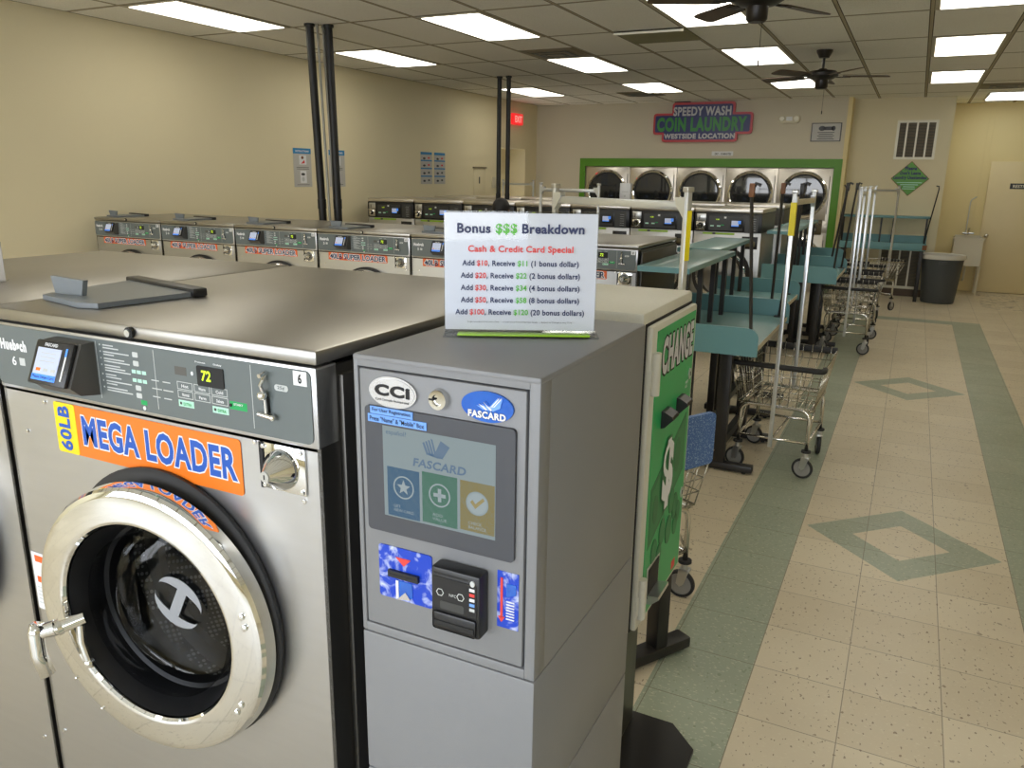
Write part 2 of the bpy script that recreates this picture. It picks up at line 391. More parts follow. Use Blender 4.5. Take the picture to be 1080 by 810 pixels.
    def text(self, s, x0, z0, x1, z1, y, m, off=.0, outline=None, vert=False, M=None, thick=.0006, keep=False, shear=0.):
        """lettering fitted into a box on a front face, letters facing -Y; vert turns it to read upwards"""
        for pas in ((outline, True), (None, False)) if outline else ((None, False),):
            o = off+(outline[1] if pas[1] else 0)
            vs, fs, (bx0, bz0, bx1, bz1) = glyphs(s, o, shear, off)
            if pas[1]: base = glyphs(s, off, shear)[2]; ref = base
            else: ref = (bx0, bz0, bx1, bz1)
            w = ref[2]-ref[0]; h = ref[3]-ref[1]
            if vert: sx, sz = (z1-z0)/w, (x1-x0)/h
            else: sx, sz = (x1-x0)/w, (z1-z0)/h
            ox = 0
            if keep:
                k = min(sx, sz); 
                if not vert: ox = ((x1-x0)-w*k)/2
                sx = sz = k
            yy = y-(thick if not pas[1] else thick*.4)
            mt = outline[0] if pas[1] else m
            V = []
            for u, v in vs:
                a = (u-ref[0])*sx; b = (v-ref[1])*sz
                p = Vector((x0+ox+a, yy, z0+b)) if not vert else Vector((x1-b, yy, z0+a))
                V.append(self.bm.verts.new(M @ p if M is not None else p))
            F = []
            for f in fs:
                try: F.append(self.bm.faces.new([V[i] for i in f]))
                except ValueError: pass
            self._tag(F, mt)
        return self
    def build(self, name, parent=None, loc=None, smooth=40., rot=None):
        me = bpy.data.meshes.new(name)
        for f in self.bm.faces: f.smooth = True
        lim = math.radians(smooth)
        for e in self.bm.edges:
            if len(e.link_faces) == 2:
                e.smooth = e.calc_face_angle(0.) < lim
            else: e.smooth = False
        self.bm.to_mesh(me); self.bm.free()
        for m in self.mats: me.materials.append(m)
        o = bpy.data.objects.new(name, me); COL.objects.link(o)
        if parent is not None: o.parent = parent
        if loc: o.location = loc
        if rot: o.rotation_euler = rot
        return o
_gl = {}
def glyphs(s, off, shear=0., sp=None):
    sp = off if sp is None else sp
    k = (s, round(off, 4), shear, sp)
    if k in _gl: return _gl[k]
    cu = bpy.data.curves.new('lettering', 'FONT'); cu.body = s; cu.size = 1.; cu.offset = off; cu.resolution_u = 3; cu.fill_mode = 'FRONT'
    cu.shear = shear
    cu.space_character = 1.0+sp*2.2
    ob = bpy.data.objects.new('lettering', cu); me = ob.to_mesh()
    vs = [(v.co.x, v.co.y) for v in me.vertices]; fs = [tuple(p.vertices) for p in me.polygons]
    xs = [v[0] for v in vs]; ys = [v[1] for v in vs]
    ob.to_mesh_clear(); bpy.data.objects.remove(ob); bpy.data.curves.remove(cu)
    _gl[k] = (vs, fs, (min(xs), min(ys), max(xs), max(ys)))
    return _gl[k]

def tag(o, label=None, cat=None, group=None, kind=None):
    if label: o['label'] = label
    if cat: o['category'] = cat
    if group: o['group'] = group
    if kind: o['kind'] = kind
    return o
def thing(name, label, cat, loc=(0, 0, 0), rz=0., group=None):
    o = bpy.data.objects.new(name, None); o.empty_display_size = .1; COL.objects.link(o)
    o.location = loc; o.rotation_euler = (0, 0, rz)
    return tag(o, label, cat, group)
def struct(mb, name, parent=None):
    o = mb.build(name, parent)
    if parent is None: o['kind'] = 'structure'
    return o
def dup(root, loc, rz=None, label=None, group=None):
    r = root.copy(); COL.objects.link(r); r.location = loc
    if rz is not None: r.rotation_euler = (0, 0, rz)
    if label: r['label'] = label
    if group: r['group'] = group
    for ch in list(root.children):
        c = ch.copy(); COL.objects.link(c); c.parent = r
        for g in ch.children:
            d = g.copy(); COL.objects.link(d); d.parent = c
    return r

# ------------------------------------------------------------------ room
CEIL = 2.92
XL, XR = -5.85, 4.6
YF = -7.0                     # storefront behind the camera
YD = 9.7                      # dryer wall
YC = 10.05                    # wall with the vents
YE = 11.3                     # wall with the door
struct(MB().box((XL-.2, YF-.2, -.1), (XR+.2, YE+.2, 0), 'floor'), 'floor')
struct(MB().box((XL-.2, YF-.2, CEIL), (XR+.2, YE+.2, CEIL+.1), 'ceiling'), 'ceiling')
# left wall with a doorway recess
b = MB()
DY0, DY1, DZ = 8.34, 9.24, 2.17
b.box((XL-.15, YF, 0), (XL, DY0, CEIL), 'wall'); b.box((XL-.15, DY1, 0), (XL, YE, CEIL), 'wall'); b.box((XL-.15, DY0, DZ), (XL, DY1, CEIL), 'wall')
struct(b, 'wall_left')
b = MB(); b.box((XL-.75, DY0-.1, 0), (XL-.7, DY1+.1, DZ+.1), 'wall'); b.box((XL-.7, DY0-.1, 0), (XL-.15, DY0, DZ+.1), 'wall')
b.box((XL-.7, DY1, 0), (XL-.15, DY1+.1, DZ+.1), 'wall'); b.box((XL-.7, DY0, DZ), (XL-.15, DY1, DZ+.1), 'wall')
struct(b, 'wall_recess')
d1 = struct(MB().box((XL-.69, DY0+.04, .01), (XL-.65, DY1-.04, 2.08), 'door_cream', .003), 'door_1')
MB().box((XL-.65, DY0+.02, .01), (XL-.63, DY0+.06, 2.1), 'panel_dark').box((XL-.65, DY1-.06, .01), (XL-.63, DY1-.02, 2.1), 'panel_dark').box((XL-.65, DY0+.02, 2.08), (XL-.63, DY1-.02, 2.12), 'panel_dark').build('door_frame', d1)
# dryer wall: opening for the dryer bank
OX0, OX1, OZ = -4.90, -.86, 1.905
b = MB()
b.box((XL, YD, OZ), (-.76, YD+.12, CEIL), 'wall_back'); b.box((XL, YD, 0), (OX0, YD+.12, OZ), 'wall_back'); b.box((OX1, YD, 0), (-.76, YD+.12, OZ), 'wall_back')
struct(b, 'wall_dryer')
struct(MB().box((-.76, YD, 0), (-.70, YC+.1, CEIL), 'wall_warm'), 'wall_return')
b = MB()
b.box((OX0-.1, YD-.02, OZ), (OX1+.11, YD, OZ+.13), 'frame_green'); b.box((OX0-.1, YD-.02, 0), (OX0, YD, OZ), 'frame_green'); b.box((OX1, YD-.02, 0), (OX1+.11, YD, OZ), 'frame_green')
struct(b, 'trim_1')
struct(MB().box((-.70, YC, 0), (.66, YC+.12, CEIL), 'wall').box((.54, YC+.12, 0), (.66, YE, CEIL), 'wall_warm'), 'wall_back')
struct(MB().box((.66, YE, 0), (XR, YE+.12, CEIL), 'wall_warm'), 'wall_rear')
struct(MB().box((XR, YF, 0), (XR+.15, YE, CEIL), 'wall'), 'wall_right')
struct(MB().box((-.70, YC-.012, 0), (.66, YC, .11), 'baseb'), 'baseboard_back')
# behind the dryers
struct(MB().box((XL, YE, 0), (.54, YE+.12, CEIL), 'wall_back'), 'wall_service')
# storefront: piers, sill and head round large openings (behind the camera)
b = MB()
b.box((XL, YF-.15, 2.62), (XR, YF, CEIL), 'wall'); b.box((XL, YF-.15, 0), (XR, YF, .45), 'wall')
for x in (XL+.2, -3.1, -.4): b.box((x-.2 if abs(x) > 5.5 else x-.06, YF-.15, .45), (x+.2 if abs(x) > 5.5 else x+.06, YF, 2.62), 'vent')
b.box((2.24, YF-.15, .45), (XR, YF, 2.62), 'wall')  # unseen bay closed up to keep daylight off the sides facing right
struct(b, 'wall_front')
b = MB(); b.box((XL-6, YF-16, -.25), (XR+6, YF-.2, -.15), mat('pale_concrete', (.55, .54, .52), .8, 0, .2, 3.)); struct(b, 'floor_outside')  # unseen ground, made pale to bounce daylight up to the ceiling

# ------------------------------------------------------------------ ceiling lights
def make_light(cool=False):
    t = thing('ceiling_light', 'x', 'light', (0, 0, CEIL), 0, 'recessed fluorescent ceiling lights')
    b = MB(); w, l = .29, .595
    b.box((-w, -l, -.006), (w, -l+.035, -.001), 'ringlight'); b.box((-w, l-.035, -.006), (w, l, -.001), 'ringlight')
    b.box((-w, -l+.035, -.006), (-w+.035, l-.035, -.001), 'ringlight'); b.box((w-.035, -l+.035, -.006), (w, l-.035, -.001), 'ringlight'); b.build('frame', t)
    MB().box((-w+.035, -l+.035, -.010), (w-.035, l-.035, -.002), 'diff_cool' if cool else 'diff').build('diffuser', t)
    return t
LL = make_light(); first = True
where = {
 (1, 0): 'fluorescent ceiling light nearest the viewer over the row of orange-labelled washers',
 (0, 1): 'fluorescent ceiling light just right of the near pair of black pipes, by the left wall',
 (0, 4): 'fluorescent ceiling light partly behind the far pair of black pipes',
 (1, 2): 'fluorescent ceiling light between the dark ceiling vent and the greenish return grille',
 (1, 4): 'fluorescent ceiling light nearest the laundry sign, just left of it',
 (2, 0): 'fluorescent ceiling light crossed by the blades of the nearer ceiling fan',
 (2, 2): 'fluorescent ceiling light behind the nearer fan pull chain',
 (2, 4): 'fluorescent ceiling light behind the left blades of the farther ceiling fan',
 (3, 0): 'fluorescent ceiling light cut off by the top edge at the right, nearest of its line',
 (3, 2): 'fluorescent ceiling light in the middle of the right-hand line of three',
 (3, 4): 'fluorescent ceiling light farthest along the right-hand line of three warm ones',
 (0, -1): 'fluorescent ceiling light at the top left corner over the left wall'}
spots = list(where)+[(1, -3), (2, -3), (3, -3), (0, -4), (3, -6), (1, -6)]
for i, j in spots:
    lab = where.get((i, j), 'fluorescent ceiling light outside the picture behind or right of the viewer')
    p = ((GX+(6*i+1)*FT), (GY+(4*j+2)*FT), CEIL)
    if first: o = LL; o.location = p; o['label'] = lab; first = False
    else: o = dup(LL, p, 0, lab)
o = make_light(True); o.location = (1.31, 10.2, CEIL); o['label'] = 'bright white ceiling light above the door at the far right'; o.rotation_euler = (0, 0, 0)

def ceiling_vent(x, y, label):
    t = thing('ceiling_vent', label, 'vent', (x, y, CEIL), 0, 'dark ceiling air diffusers')
    MB().box((-.29, -.29, -.006), (.29, .29, -.001), 'louver', .001).build('backing', t)
    for k, s in enumerate((.26, .19, .12)):
        b = MB(); z = -.012-.008*k
        for q in range(4):
            M = Matrix.Rotation(q*PI/2, 4, 'Z'); b.prism([(-s, -s), (s, -s), (s-.03, -s+.035), (-s+.03, -s+.035)], z, z+.004, 'panel_dark' if k else 'louver', 'Z')
            for v in b.bm.verts[-8:] if False else []: pass
            bmesh.ops.rotate(b.bm, verts=b.bm.verts[:], cent=(0, 0, 0), matrix=Matrix.Rotation(PI/2, 3, 'Z'))
        b.build('louver', t)
    return t
ceiling_vent(GX+7*FT, GY+7*FT, 'dark louvred ceiling vent left of centre, between lights by the far pipes')
ceiling_vent(GX+5*FT+.2, 8.3, 'small dark ceiling vent left of the laundry sign')
ceiling_vent(1.16, 8.74, 'dark ceiling vent beside the bright light at the far right')
t = thing('return_air_grille', 'greenish square return air grille hanging slightly below the ceiling by the near fan', 'vent', (-1.86, 3.55, CEIL))
MB().box((-.3, -.3, -.02), (.3, .3, -.004), mat('grille_olive', rgb(124, 120, 84), .6), .002).build('grille', t)
MB().box((-.3, -.3, -.035), (.3, -.285, -.004), 'vent').build('edge_strip', t)

# ------------------------------------------------------------------ wall furniture
def wall_vent(x0, x1, z0, z1, label):
    t = thing('wall_vent', label, 'vent', ((x0+x1)/2, YC, z0)); w = (x1-x0)/2; h = z1-z0
    b = MB(); f = .035
    b.box((-w, -.02, 0), (w, -.002, f), 'vent'); b.box((-w, -.02, h-f), (w, -.002, h), 'vent')
    b.box((-w, -.02, f), (-w+f, -.002, h-f), 'vent'); b.box((w-f, -.02, f), (w, -.002, h-f), 'vent')
    for k in (1, 2, 3):
        x = -w+2*w*k/4; b.box((x-.012, -.02, f), (x+.012, -.002, h-f), 'vent')
    b.build('frame', t)
    b = MB(); b.box((-w+.02, -.004, .02), (w-.02, -.001, h-.02), 'panel_dark')
    n = int(h/.022)
    for k in range(n):
        z = f+(h-2*f)*k/n; b.prism([(-.014, z), (-.004, z+.012), (-.003, z+.014), (-.015, z+.003)], -w+f, w-f, 'louver', 'X')
    b.build('louvers', t)
wall_vent(-.075, .475, 2.04, 2.60, 'cream louvred return vent high on the wall above the green diamond sign')
wall_vent(-.10, .49, .12, .73, 'large louvred vent low on the wall under the teal wall counter')
# big sign
SX = .01522
t = thing('laundry_sign', 'stepped navy sign with red border reading SPEEDY WASH COIN LAUNDRY on the back wall', 'sign', (-2.91, YD-.02, 2.28))
def sx(px): return -3.707+(px-691)*SX+2.91
def sz(py): return 2.9-(py-108.5)*.01465-2.28
def steps(e):
    a = [(sx(711)+e, sz(108.5)-e), (sx(777)-e, sz(108.5)-e), (sx(777)-e, sz(119.5)-e), (sx(795.5)-e, sz(119.5)-e), (sx(795.5)-e, sz(142)+e), (sx(781)-e, sz(142)+e), (sx(781)-e, sz(150)+e),
         (sx(701)+e, sz(150)+e), (sx(701)+e, sz(142)+e), (sx(691)+e, sz(142)+e), (sx(691)+e, sz(119.5)-e), (sx(711)+e, sz(119.5)-e)]
    out = []
    n = len(a); r = .05-e*.6
    for i, p in enumerate(a):
        p0 = Vector((*a[i-1], 0)); p = Vector((*p, 0)); p1 = Vector((*a[(i+1) % n], 0))
        s = p+(p0-p).normalized()*r; q = p+(p1-p).normalized()*r
        cr = (p-p0).cross(p1-p).z
        if cr > 0: out.append((p.x, p.y)); continue
        for k in range(5):
            u = k/4; v = s*(1-u)**2+p*2*u*(1-u)+q*u*u; out.append((v.x, v.y))
    return out
MB().prism(steps(0), -.05, -.002, 'sign_red').build('border', t)
MB().prism(steps(.035), -.058, -.05, 'sign_navy').build('face', t)
b = MB()
b.text('SPEEDY WASH', sx(712.6), sz(122.6), sx(773.3), sz(113), -.058, 'sign_white', .035)
b.text('COIN LAUNDRY', sx(695.3), sz(139), sx(790), sz(123.8), -.058, 'sign_green', .05)
b.text('WESTSIDE LOCATION', sx(703.4), sz(146.6), sx(778.8), sz(141), -.058, 'sign_white', .05)
b.build('lettering', t)
tag(MB().box((-3.38, YD-.06, 2.903), (-3.12, YD-.0, 2.919), 'black', .004).build('sign_spotlight'), 'small black fixture on the top left shoulder of the laundry sign', 'light')
# emergency light
t = thing('emergency_light', 'beige twin-head emergency light on the wall right of the laundry sign', 'light', (-1.575, YD+.002, 2.56))
MB().rrect(-.155, 0, .155, .13, .055, -.06, -.002, 'beige_plastic').build('housing', t)
for s in (-1, 1): MB().lathe([(.0, -.085), (.032, -.085), (.040, -.075), (.038, -.06), (.0, -.06)], (s*.105, 0, .065), 'vent', 20).build('lamp_head', t)
MB().quad(-.045, .035, .045, .095, -.063, 'white').build('label_plate', t)
# camera notice
t = thing('camera_notice', 'grey-cream security notice with black camera drawing, right of the emergency light', 'sign', (-1.03, YD, 2.29))
MB().box((-.215, -.012, 0), (.215, -.002, .27), 'panel_dark').build('frame', t)
MB().box((-.2, -.014, .012), (.2, -.012, .258), 'poster').build('sheet', t)
b = MB(); b.disc(-.06, .19, .05, .035, -.016, -.014, 'black', 20).box((-.04, -.016, .165), (.10, -.014, .215), 'black').disc(.1, .19, .03, .035, -.016, -.014, 'black', 20)
for k in range(5): b.quad(-.12+.02*(k % 2), .03+.024*k, .12-.02*(k % 2), .04+.024*k, -.0155, 'panel_dark')
b.build('print', t)
t = thing('wall_label', 'narrow white label strip above the green dryer frame', 'sign', (-2.56, YD, 2.08))
MB().box((-.17, -.004, 0), (.17, -.001, .07), 'white').build('strip', t)
MB().text('DRY - 10 MINUTES', -.12, .012, .14, .045, -.004, 'panel_dark', .03).build('lettering', t)
# diamond
t = thing('diamond_sign', 'green diamond-shaped sign asking customers not to leave laundry unattended', 'sign', (.19, YC, 1.51))
MB().prism([(0, 0), (.262, .253), (0, .506), (-.262, .253)], -.012, -.002, 'brown').build('edge', t)
MB().prism([(0, .012), (.25, .253), (0, .494), (-.25, .253)], -.016, -.012, 'dia_green').build('face', t)
b = MB(); b.text('Please', -.080, .375, .080, .43, -.016, 'navy', .06); b.text("Don't Leave", -.14, .308, .14, .362, -.016, 'navy', .06)
b.text('Laundry Unattended', -.225, .23, .225, .295, -.016, 'navy', .06)
for k, w in enumerate((.17, .12, .08, .09)): b.quad(-w, .19-.03*k, w, .20-.03*k, -.0172, 'mint')
b.build('lettering', t)
# far door
d2 = struct(MB().box((1.30, YE-.05, .01), (2.35, YE-.005, 2.04), 'door_cream', .004), 'door_2')
MB().cyl((1.385, YE-.05, .90), (1.385, YE-.09, .90), .018, 'chrome_soft').sph((1.385, YE-.11, .90), .035, 'chrome_soft').build('door_knob', d2)
pl = MB().box((1.60, YE-.055, 1.63), (2.0, YE-.05, 1.715), 'black').text('RESTROOM', 1.64, 1.65, 1.95, 1.695, YE-.055, 'sink', .03).build('door_plate', d2)
b = MB()
for x in (1.255, 1.18): b.box((x, YE-.012, 1.0), (x+.012, YE-.001, CEIL), 'wall_warm')
struct(b, 'trim_2')
# utility sink
t = thing('utility_sink', 'cream plastic utility sink on legs between the bin and the far door', 'sink', (1.13, 10.98, 0))
b = MB(); W = .20
b.box((-W, -.25, .45), (-W+.02, .25, .88), 'sink'); b.box((W-.02, -.25, .45), (W, .25, .88), 'sink'); b.box((-W+.02, -.25, .45), (W-.02, -.23, .88), 'sink')
b.box((-W+.02, .2, .45), (W-.02, .25, .9), 'sink'); b.box((-W+.02, -.23, .45), (W-.02, .2, .48), 'sink')
b.box((-W-.02, -.27, .86), (W+.02, -.25, .885), 'sink').build('tub', t)
for sx_ in (-1, 1):
    for sy in (-1, 1): MB().cyl((sx_*.2, sy*.2, 0), (sx_*.2, sy*.2, .45), .016, 'sink').build('leg', t)
MB().tube([(0, .22, .9), (0, .22, 1.0), (0, .08, 1.02), (0, .06, .97)], .012, 'chrome_soft', bend=.04).cyl((-.08, .22, .93), (.08, .22, .93), .015, 'zinc').build('faucet', t)
MB().tube([(.02, .1, .46), (.02, .1, .2), (.02, .26, .18)], .02, 'sink', bend=.05).build('drain_pipe', t)
MB().tube([(-.03, .245, .90), (-.03, .30, 1.0), (-.03, .31, 1.45), (.05, .31, 1.5)], .008, 'zinc', bend=.08).build('water_line', t)
# bin
t = thing('trash_bin', 'round dark grey trash can with white liner beside the wall counter', 'trash can', (.775, 9.62, 0))
b = MB(); b.lathe([(0, .01), (.21, .01), (.215, 0.0), (.225, .02), (.275, .64), (.29, .65), (.29, .68), (.272, .68), (.262, .64), (.205, .04), (0, .03)], (0, 0, 0), 'bin', 48, 'Z')
for k in range(8): 
    a = k*PI/4+.2; b.box((-.03, -.012, .06), (.03, 0, .55), 'bin', M=Matrix.Rotation(a, 4, 'Z') @ Matrix.Translation((0, -.222, 0)) @ Matrix.Rotation(-.08, 4, 'X'))
b.build('bucket', t)
MB().box((-.05, -.31, .58), (.05, -.285, .62), 'bin', .008).build('handle', t); MB().box((-.05, .285, .58), (.05, .31, .62), 'bin', .008).build('handle', t)
MB().lathe([(.24, .60), (.268, .69), (.292, .70), (.305, .66), (.300, .64)], (0, 0, 0), 'bag', 40, 'Z').build('liner', t)
# posters on left wall (x = XL), facing +X
def poster(y0, y1, z0, z1, label, kind):
    t = thing('wall_poster', label, 'poster', (XL, (y0+y1)/2, z0), PI/2, 'instruction posters on the left wall'); w = (y1-y0)/2; h = z1-z0
    MB().box((-w, -.004, 0), (w, -.001, h), 'poster').build('sheet', t)
    b = MB()
    if kind == 0:
        b.quad(-w, h*.86, w, h, -.0055, 'poster_blue'); b.text('INSTRUCTIONS', -w*.75, h*.9, w*.75, h*.95, -.0058, 'white', .04)
        b.quad(-w*.35, h*.58, w*.45, h*.82, -.0052, 'white'); b.disc(0, h*.76, w*.14, h*.04, -.0065, -.0052, 'brown', 16); b.prism([(-w*.2, h*.6), (w*.25, h*.62), (w*.2, h*.7)], -.0065, -.0052, 'red')
        b.quad(-w*.3, h*.1, w*.4, h*.42, -.0052, 'white'); b.disc(0, h*.33, w*.22, h*.035, -.0065, -.0052, 'panel_dark', 16); b.disc(0, h*.2, w*.16, h*.06, -.0065, -.0052, 'offwhite', 16)
        for z in (.5, .46, .05): b.quad(-w*.7, h*z, w*.7, h*(z+.012), -.0052, 'panel_dark')
    else:
        for z in (0., .245, .49, .735): b.quad(-w, h*(z+.225), w, h*(z+.265), -.0052, 'poster_blue')
        b.quad(-w, h*.92, w, h, -.0055, 'poster_blue')
        for z in (.1, .34, .58, .8):
            b.disc(-w*.4, h*z, w*.22, h*.035, -.0065, -.0052, 'panel_dark', 14); b.disc(w*.4, h*(z+.02), w*.18, h*.03, -.0065, -.0052, 'red' if z > .5 else 'panel_dark', 14)
    b.build('print', t)
poster(3.37, 3.66, 1.57, 1.985, 'blue-topped poster just left of the near black pipes', 0)
poster(3.97, 4.26, 1.57, 1.985, 'blue-topped poster half hidden behind the near black pipes', 0)
poster(5.92, 6.21, 1.595, 2.025, 'left one of two blue-banded posters in the middle of the left wall', 1)
poster(6.27, 6.56, 1.595, 2.025, 'right one of two blue-banded posters in the middle of the left wall', 1)
t = thing('exit_sign', 'small glowing red EXIT sign above the recessed doorway', 'sign', (XL, 8.84, 2.55), PI/2)
MB().box((-.17, -.06, 0), (.17, -.002, .175), 'exit', .004).build('housing', t)
MB().text('EXIT', -.13, .035, .13, .14, -.06, 'exit_white', .03).build('lettering', t)
tag(MB().box((XL+.001, 7.40, 1.40), (XL+.012, 7.77, 1.835), 'wall', .002).box((XL+.012, 7.56, 1.60), (XL+.016, 7.59, 1.70), 'black').box((XL+.001, 7.38, 1.83), (XL+.03, 7.79, 1.85), 'louver').build('wall_hatch'), 'cream wall access hatch with dark slot left of the far pipes', 'hatch')
tag(MB().box((XL+.001, 8.0, 1.53), (XL+.03, 8.1, 1.70), 'beige_plastic', .006).build('wall_switch'), 'beige thermostat beside the far black pipes', 'thermostat')
tag(MB().box((XL+.001, 7.45, 1.30), (XL+.02, 7.65, 1.36), 'white', .004).build('wall_outlet'), 'small white outlet plate below the wall hatch', 'outlet')

# ------------------------------------------------------------------ pipes from ceiling
def pipe(p0, p1, r, label, m='pipe', name='ceiling_pipe', z0=0.):
    t = thing(name, label, 'pipe', (p0[0], p0[1], 0))
    q0 = Vector((0, 0, 0)); q1 = Vector((p1[0]-p0[0], p1[1]-p0[1], CEIL))
    k = (1.33-0)/CEIL
    MB().cyl(q0, q1, r, m, 20).build('pipe', t)
    MB().cyl(q1-Vector((0, 0, .02)), q1, r*1.35, m, 20).build('collar', t)
    if m == 'pipe': MB().cyl(q0.lerp(q1, .5)-Vector((0, 0, .04)), q0.lerp(q1, .5)+Vector((0, 0, .04)), r*1.12, m, 20).build('coupling', t)
def vert(xb, xt, z=1.33): # extend the visible lean down to the floor
    return xb
pipe((-4.29, 2.0), (-4.38, 2.0), .033, 'left thick black pipe of the near pair rising to the ceiling')
pipe((-4.18, 2.05), (-4.265, 2.1), .033, 'right thick black pipe of the near pair rising to the ceiling')
pipe((-4.235, 2.10), (-4.32, 2.10), .012, 'thin grey conduit between the near pair of black pipes', 'galv', 'conduit')
pipe((-4.215, 2.00), (-4.315, 2.02), .01, 'second thin metal conduit beside the near right black pipe', 'galv', 'conduit')
pipe((-4.54, 5.72), (-4.53, 5.72), .028, 'left thick black pipe of the far pair')
pipe((-4.41, 5.72), (-4.40, 5.72), .028, 'right thick black pipe of the far pair')


# ------------------------------------------------------------------ orange-labelled front loaders
def loader(W, H, D, big, number, six):
    """front at y=0 facing -Y, origin centre front on the floor. k scales the fascia lay-out of the large machine"""
    k = W/.88; hw = W/2; zt = H-.03*k
    t = thing('front_load_washer', 'x', 'washing machine')
    p = lambda v: v*k
    # casing
    zp0 = zt-.143*k                                   # bottom of the fascia
    b = MB()
    cz = zt-(1.41-.87)*k; cx = p(.035); rr = p(.262)  # door centre on the casing
    # front sheet with a round opening
    n = 48; ring = []; outer = []
    for i in range(n):
        a = 2*PI*i/n; ring.append((cx+rr*math.cos(a), cz+rr*math.sin(a)))
    x0, x1, z0, z1 = -hw+.004, hw-.004, .12, zp0-.006
    for i in range(n):
        a = 2*PI*(i)/n; dx, dz = math.cos(a), math.sin(a)
        s = min(((x1-cx)/dx if dx > 1e-9 else (x0-cx)/dx if dx < -1e-9 else 1e9), ((z1-cz)/dz if dz > 1e-9 else (z0-cz)/dz if dz < -1e-9 else 1e9))
        outer.append([cx+dx*s, cz+dz*s])
    for qx, qz in ((x0, z0), (x0, z1), (x1, z0), (x1, z1)):
        j = min(range(n), key=lambda i: (outer[i][0]-qx)**2+(outer[i][1]-qz)**2); outer[j] = [qx, qz]
    V1 = [b.bm.verts.new((x, 0, z)) for x, z in ring]; V2 = [b.bm.verts.new((x, 0, z)) for x, z in outer]; V3 = [b.bm.verts.new((x, .05, z)) for x, z in ring]
    fs = []
    for i in range(n):
        j = (i+1) % n
        fs += [b.bm.faces.new((V1[i], V1[j], V2[j], V2[i])), b.bm.faces.new((V1[j], V1[i], V3[i], V3[j]))]
    b._tag(fs, 'steel'); bmesh.ops.recalc_face_normals(b.bm, faces=fs)
    for f in fs:
        if abs(f.normal.y) > .9 and f.normal.y > 0: f.normal_flip()
    b.box((-hw+.004, 0, 0), (hw-.004, .02, .118), 'steel')
    b.box((-hw+.004, .004, .118), (hw-.004, .02, .12), 'gap')
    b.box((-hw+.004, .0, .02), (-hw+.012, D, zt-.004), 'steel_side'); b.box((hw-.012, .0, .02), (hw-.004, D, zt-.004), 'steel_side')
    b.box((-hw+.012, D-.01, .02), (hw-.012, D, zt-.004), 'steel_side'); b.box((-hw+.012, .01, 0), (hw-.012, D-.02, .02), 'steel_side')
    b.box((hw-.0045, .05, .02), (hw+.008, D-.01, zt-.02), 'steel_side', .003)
    b.build('casing', t, smooth=25)
    # top lid
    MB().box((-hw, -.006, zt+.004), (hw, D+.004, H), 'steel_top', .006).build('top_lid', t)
    # fascia
    fx0, fx1 = -hw+.004, hw-.004
    b = MB(); b.box((fx0, -.004, zp0), (fx1, .05, zt), 'steel', .003)
    b.rrect(fx0+.002, zp0+.008, fx1-.010, zt-.006, .012, -.006, -.003, 'panel'); b.build('fascia', t)
    b = MB(); yf = -.0062
    X = lambda w: (w+.962)*k; Z = lambda w: zt-(1.41-w)*k
    sh = lambda s, a, c, d, e, m='white', off=.02, **kw: b.text(s, X(a), Z(c), X(d), Z(e), yf, m, off, **kw)
    sh('Huebsch', -1.375, 1.352, -1.288, 1.376, off=.06)
    sh(number, -1.342, 1.32, -1.328, 1.34); b.quad(X(-1.318), Z(1.322), X(-1.30), Z(1.338), yf, 'offwhite', .0006)
    for v in (-1.068, -.908, -.668): b.quad(X(v)-.0006, Z(1.285), X(v)+.0006, Z(1.400), yf, 'offwhite', .0006)
    zz = 1.396
    for i, nl in enumerate((2, 2, 2, 3, 2, 2, 2)):
        b.quad(X(-1.058), Z(zz-.003), X(-1.055), Z(zz), yf, 'offwhite', .0006)
        for j in range(nl):
            w = .03+.028*((i*3+j*5) % 4)/2; b.quad(X(-1.048), Z(zz-.0025), X(-1.048+w), Z(zz-.0002), yf, 'offwhite', .0006); zz -= .0052
        zz -= .0028
    for z, m in ((1.385, 'white'), (1.368, 'white'), (1.352, 'mint'), (1.335, 'mint'), (1.32, 'white'), (1.305, 'white')):
        if m == 'white': b.rrect(X(-.965), Z(z-.005), X(-.95), Z(z+.005), .002, yf-.0006, yf, 'offwhite')
        else:
            for q in range(3): b.quad(X(-.972+.014*q), Z(z-.004), X(-.961+.014*q), Z(z+.003), yf, m, .0006)
    b.quad(X(-.955), Z(1.288), X(-.938), Z(1.297), yf, 'green_btn', .0006)
    b.disc(X(-.946), Z(1.282), .004, .004, yf-.001, yf, 'white', 12)
    sh('Progress', -.80, 1.388, -.775, 1.392); sh('Delay', -.755, 1.388, -.735, 1.392)
    b.disc(X(-.81), Z(1.367), .003, .004, yf-.001, yf, 'white', 10)
    b.quad(X(-.855), Z(1.36), X(-.825), Z(1.376), yf, 'reader', .0005)
    for r in range(2):
        for c in range(3):
            x = X(-.852+.043*c); z = Z(1.333-.0165*r); w = .039*k; h = .0135*k
            for a_, c_ in (((x, z), (x+w, z+.0012)), ((x, z+h), (x+w, z+h+.0012)), ((x, z), (x+.0012, z+h)), ((x+w-.0012, z), (x+w, z+h))):
                b.quad(a_[0], a_[1], c_[0], c_[1], yf, 'offwhite', .0006)
            b.text(('Hot', 'Warm', 'Cold', 'Normal', 'Perm', 'Delicate')[r*3+c], x+w*.3, z+h*.3, x+w*.75, z+h*.75, yf, 'white', .02)
    for x in (-.852, -.766):
        b.quad(X(x), Z(1.300), X(x+.039), Z(1.3125), yf, 'mint', .0008); b.quad(X(x+.004), Z(1.304), X(x+.009), Z(1.309), yf-.0008, 'panel_dark', .0004); b.text('EXTRA', X(x+.014), Z(1.303), X(x+.034), Z(1.309), yf-.0008, 'green_btn', .02)
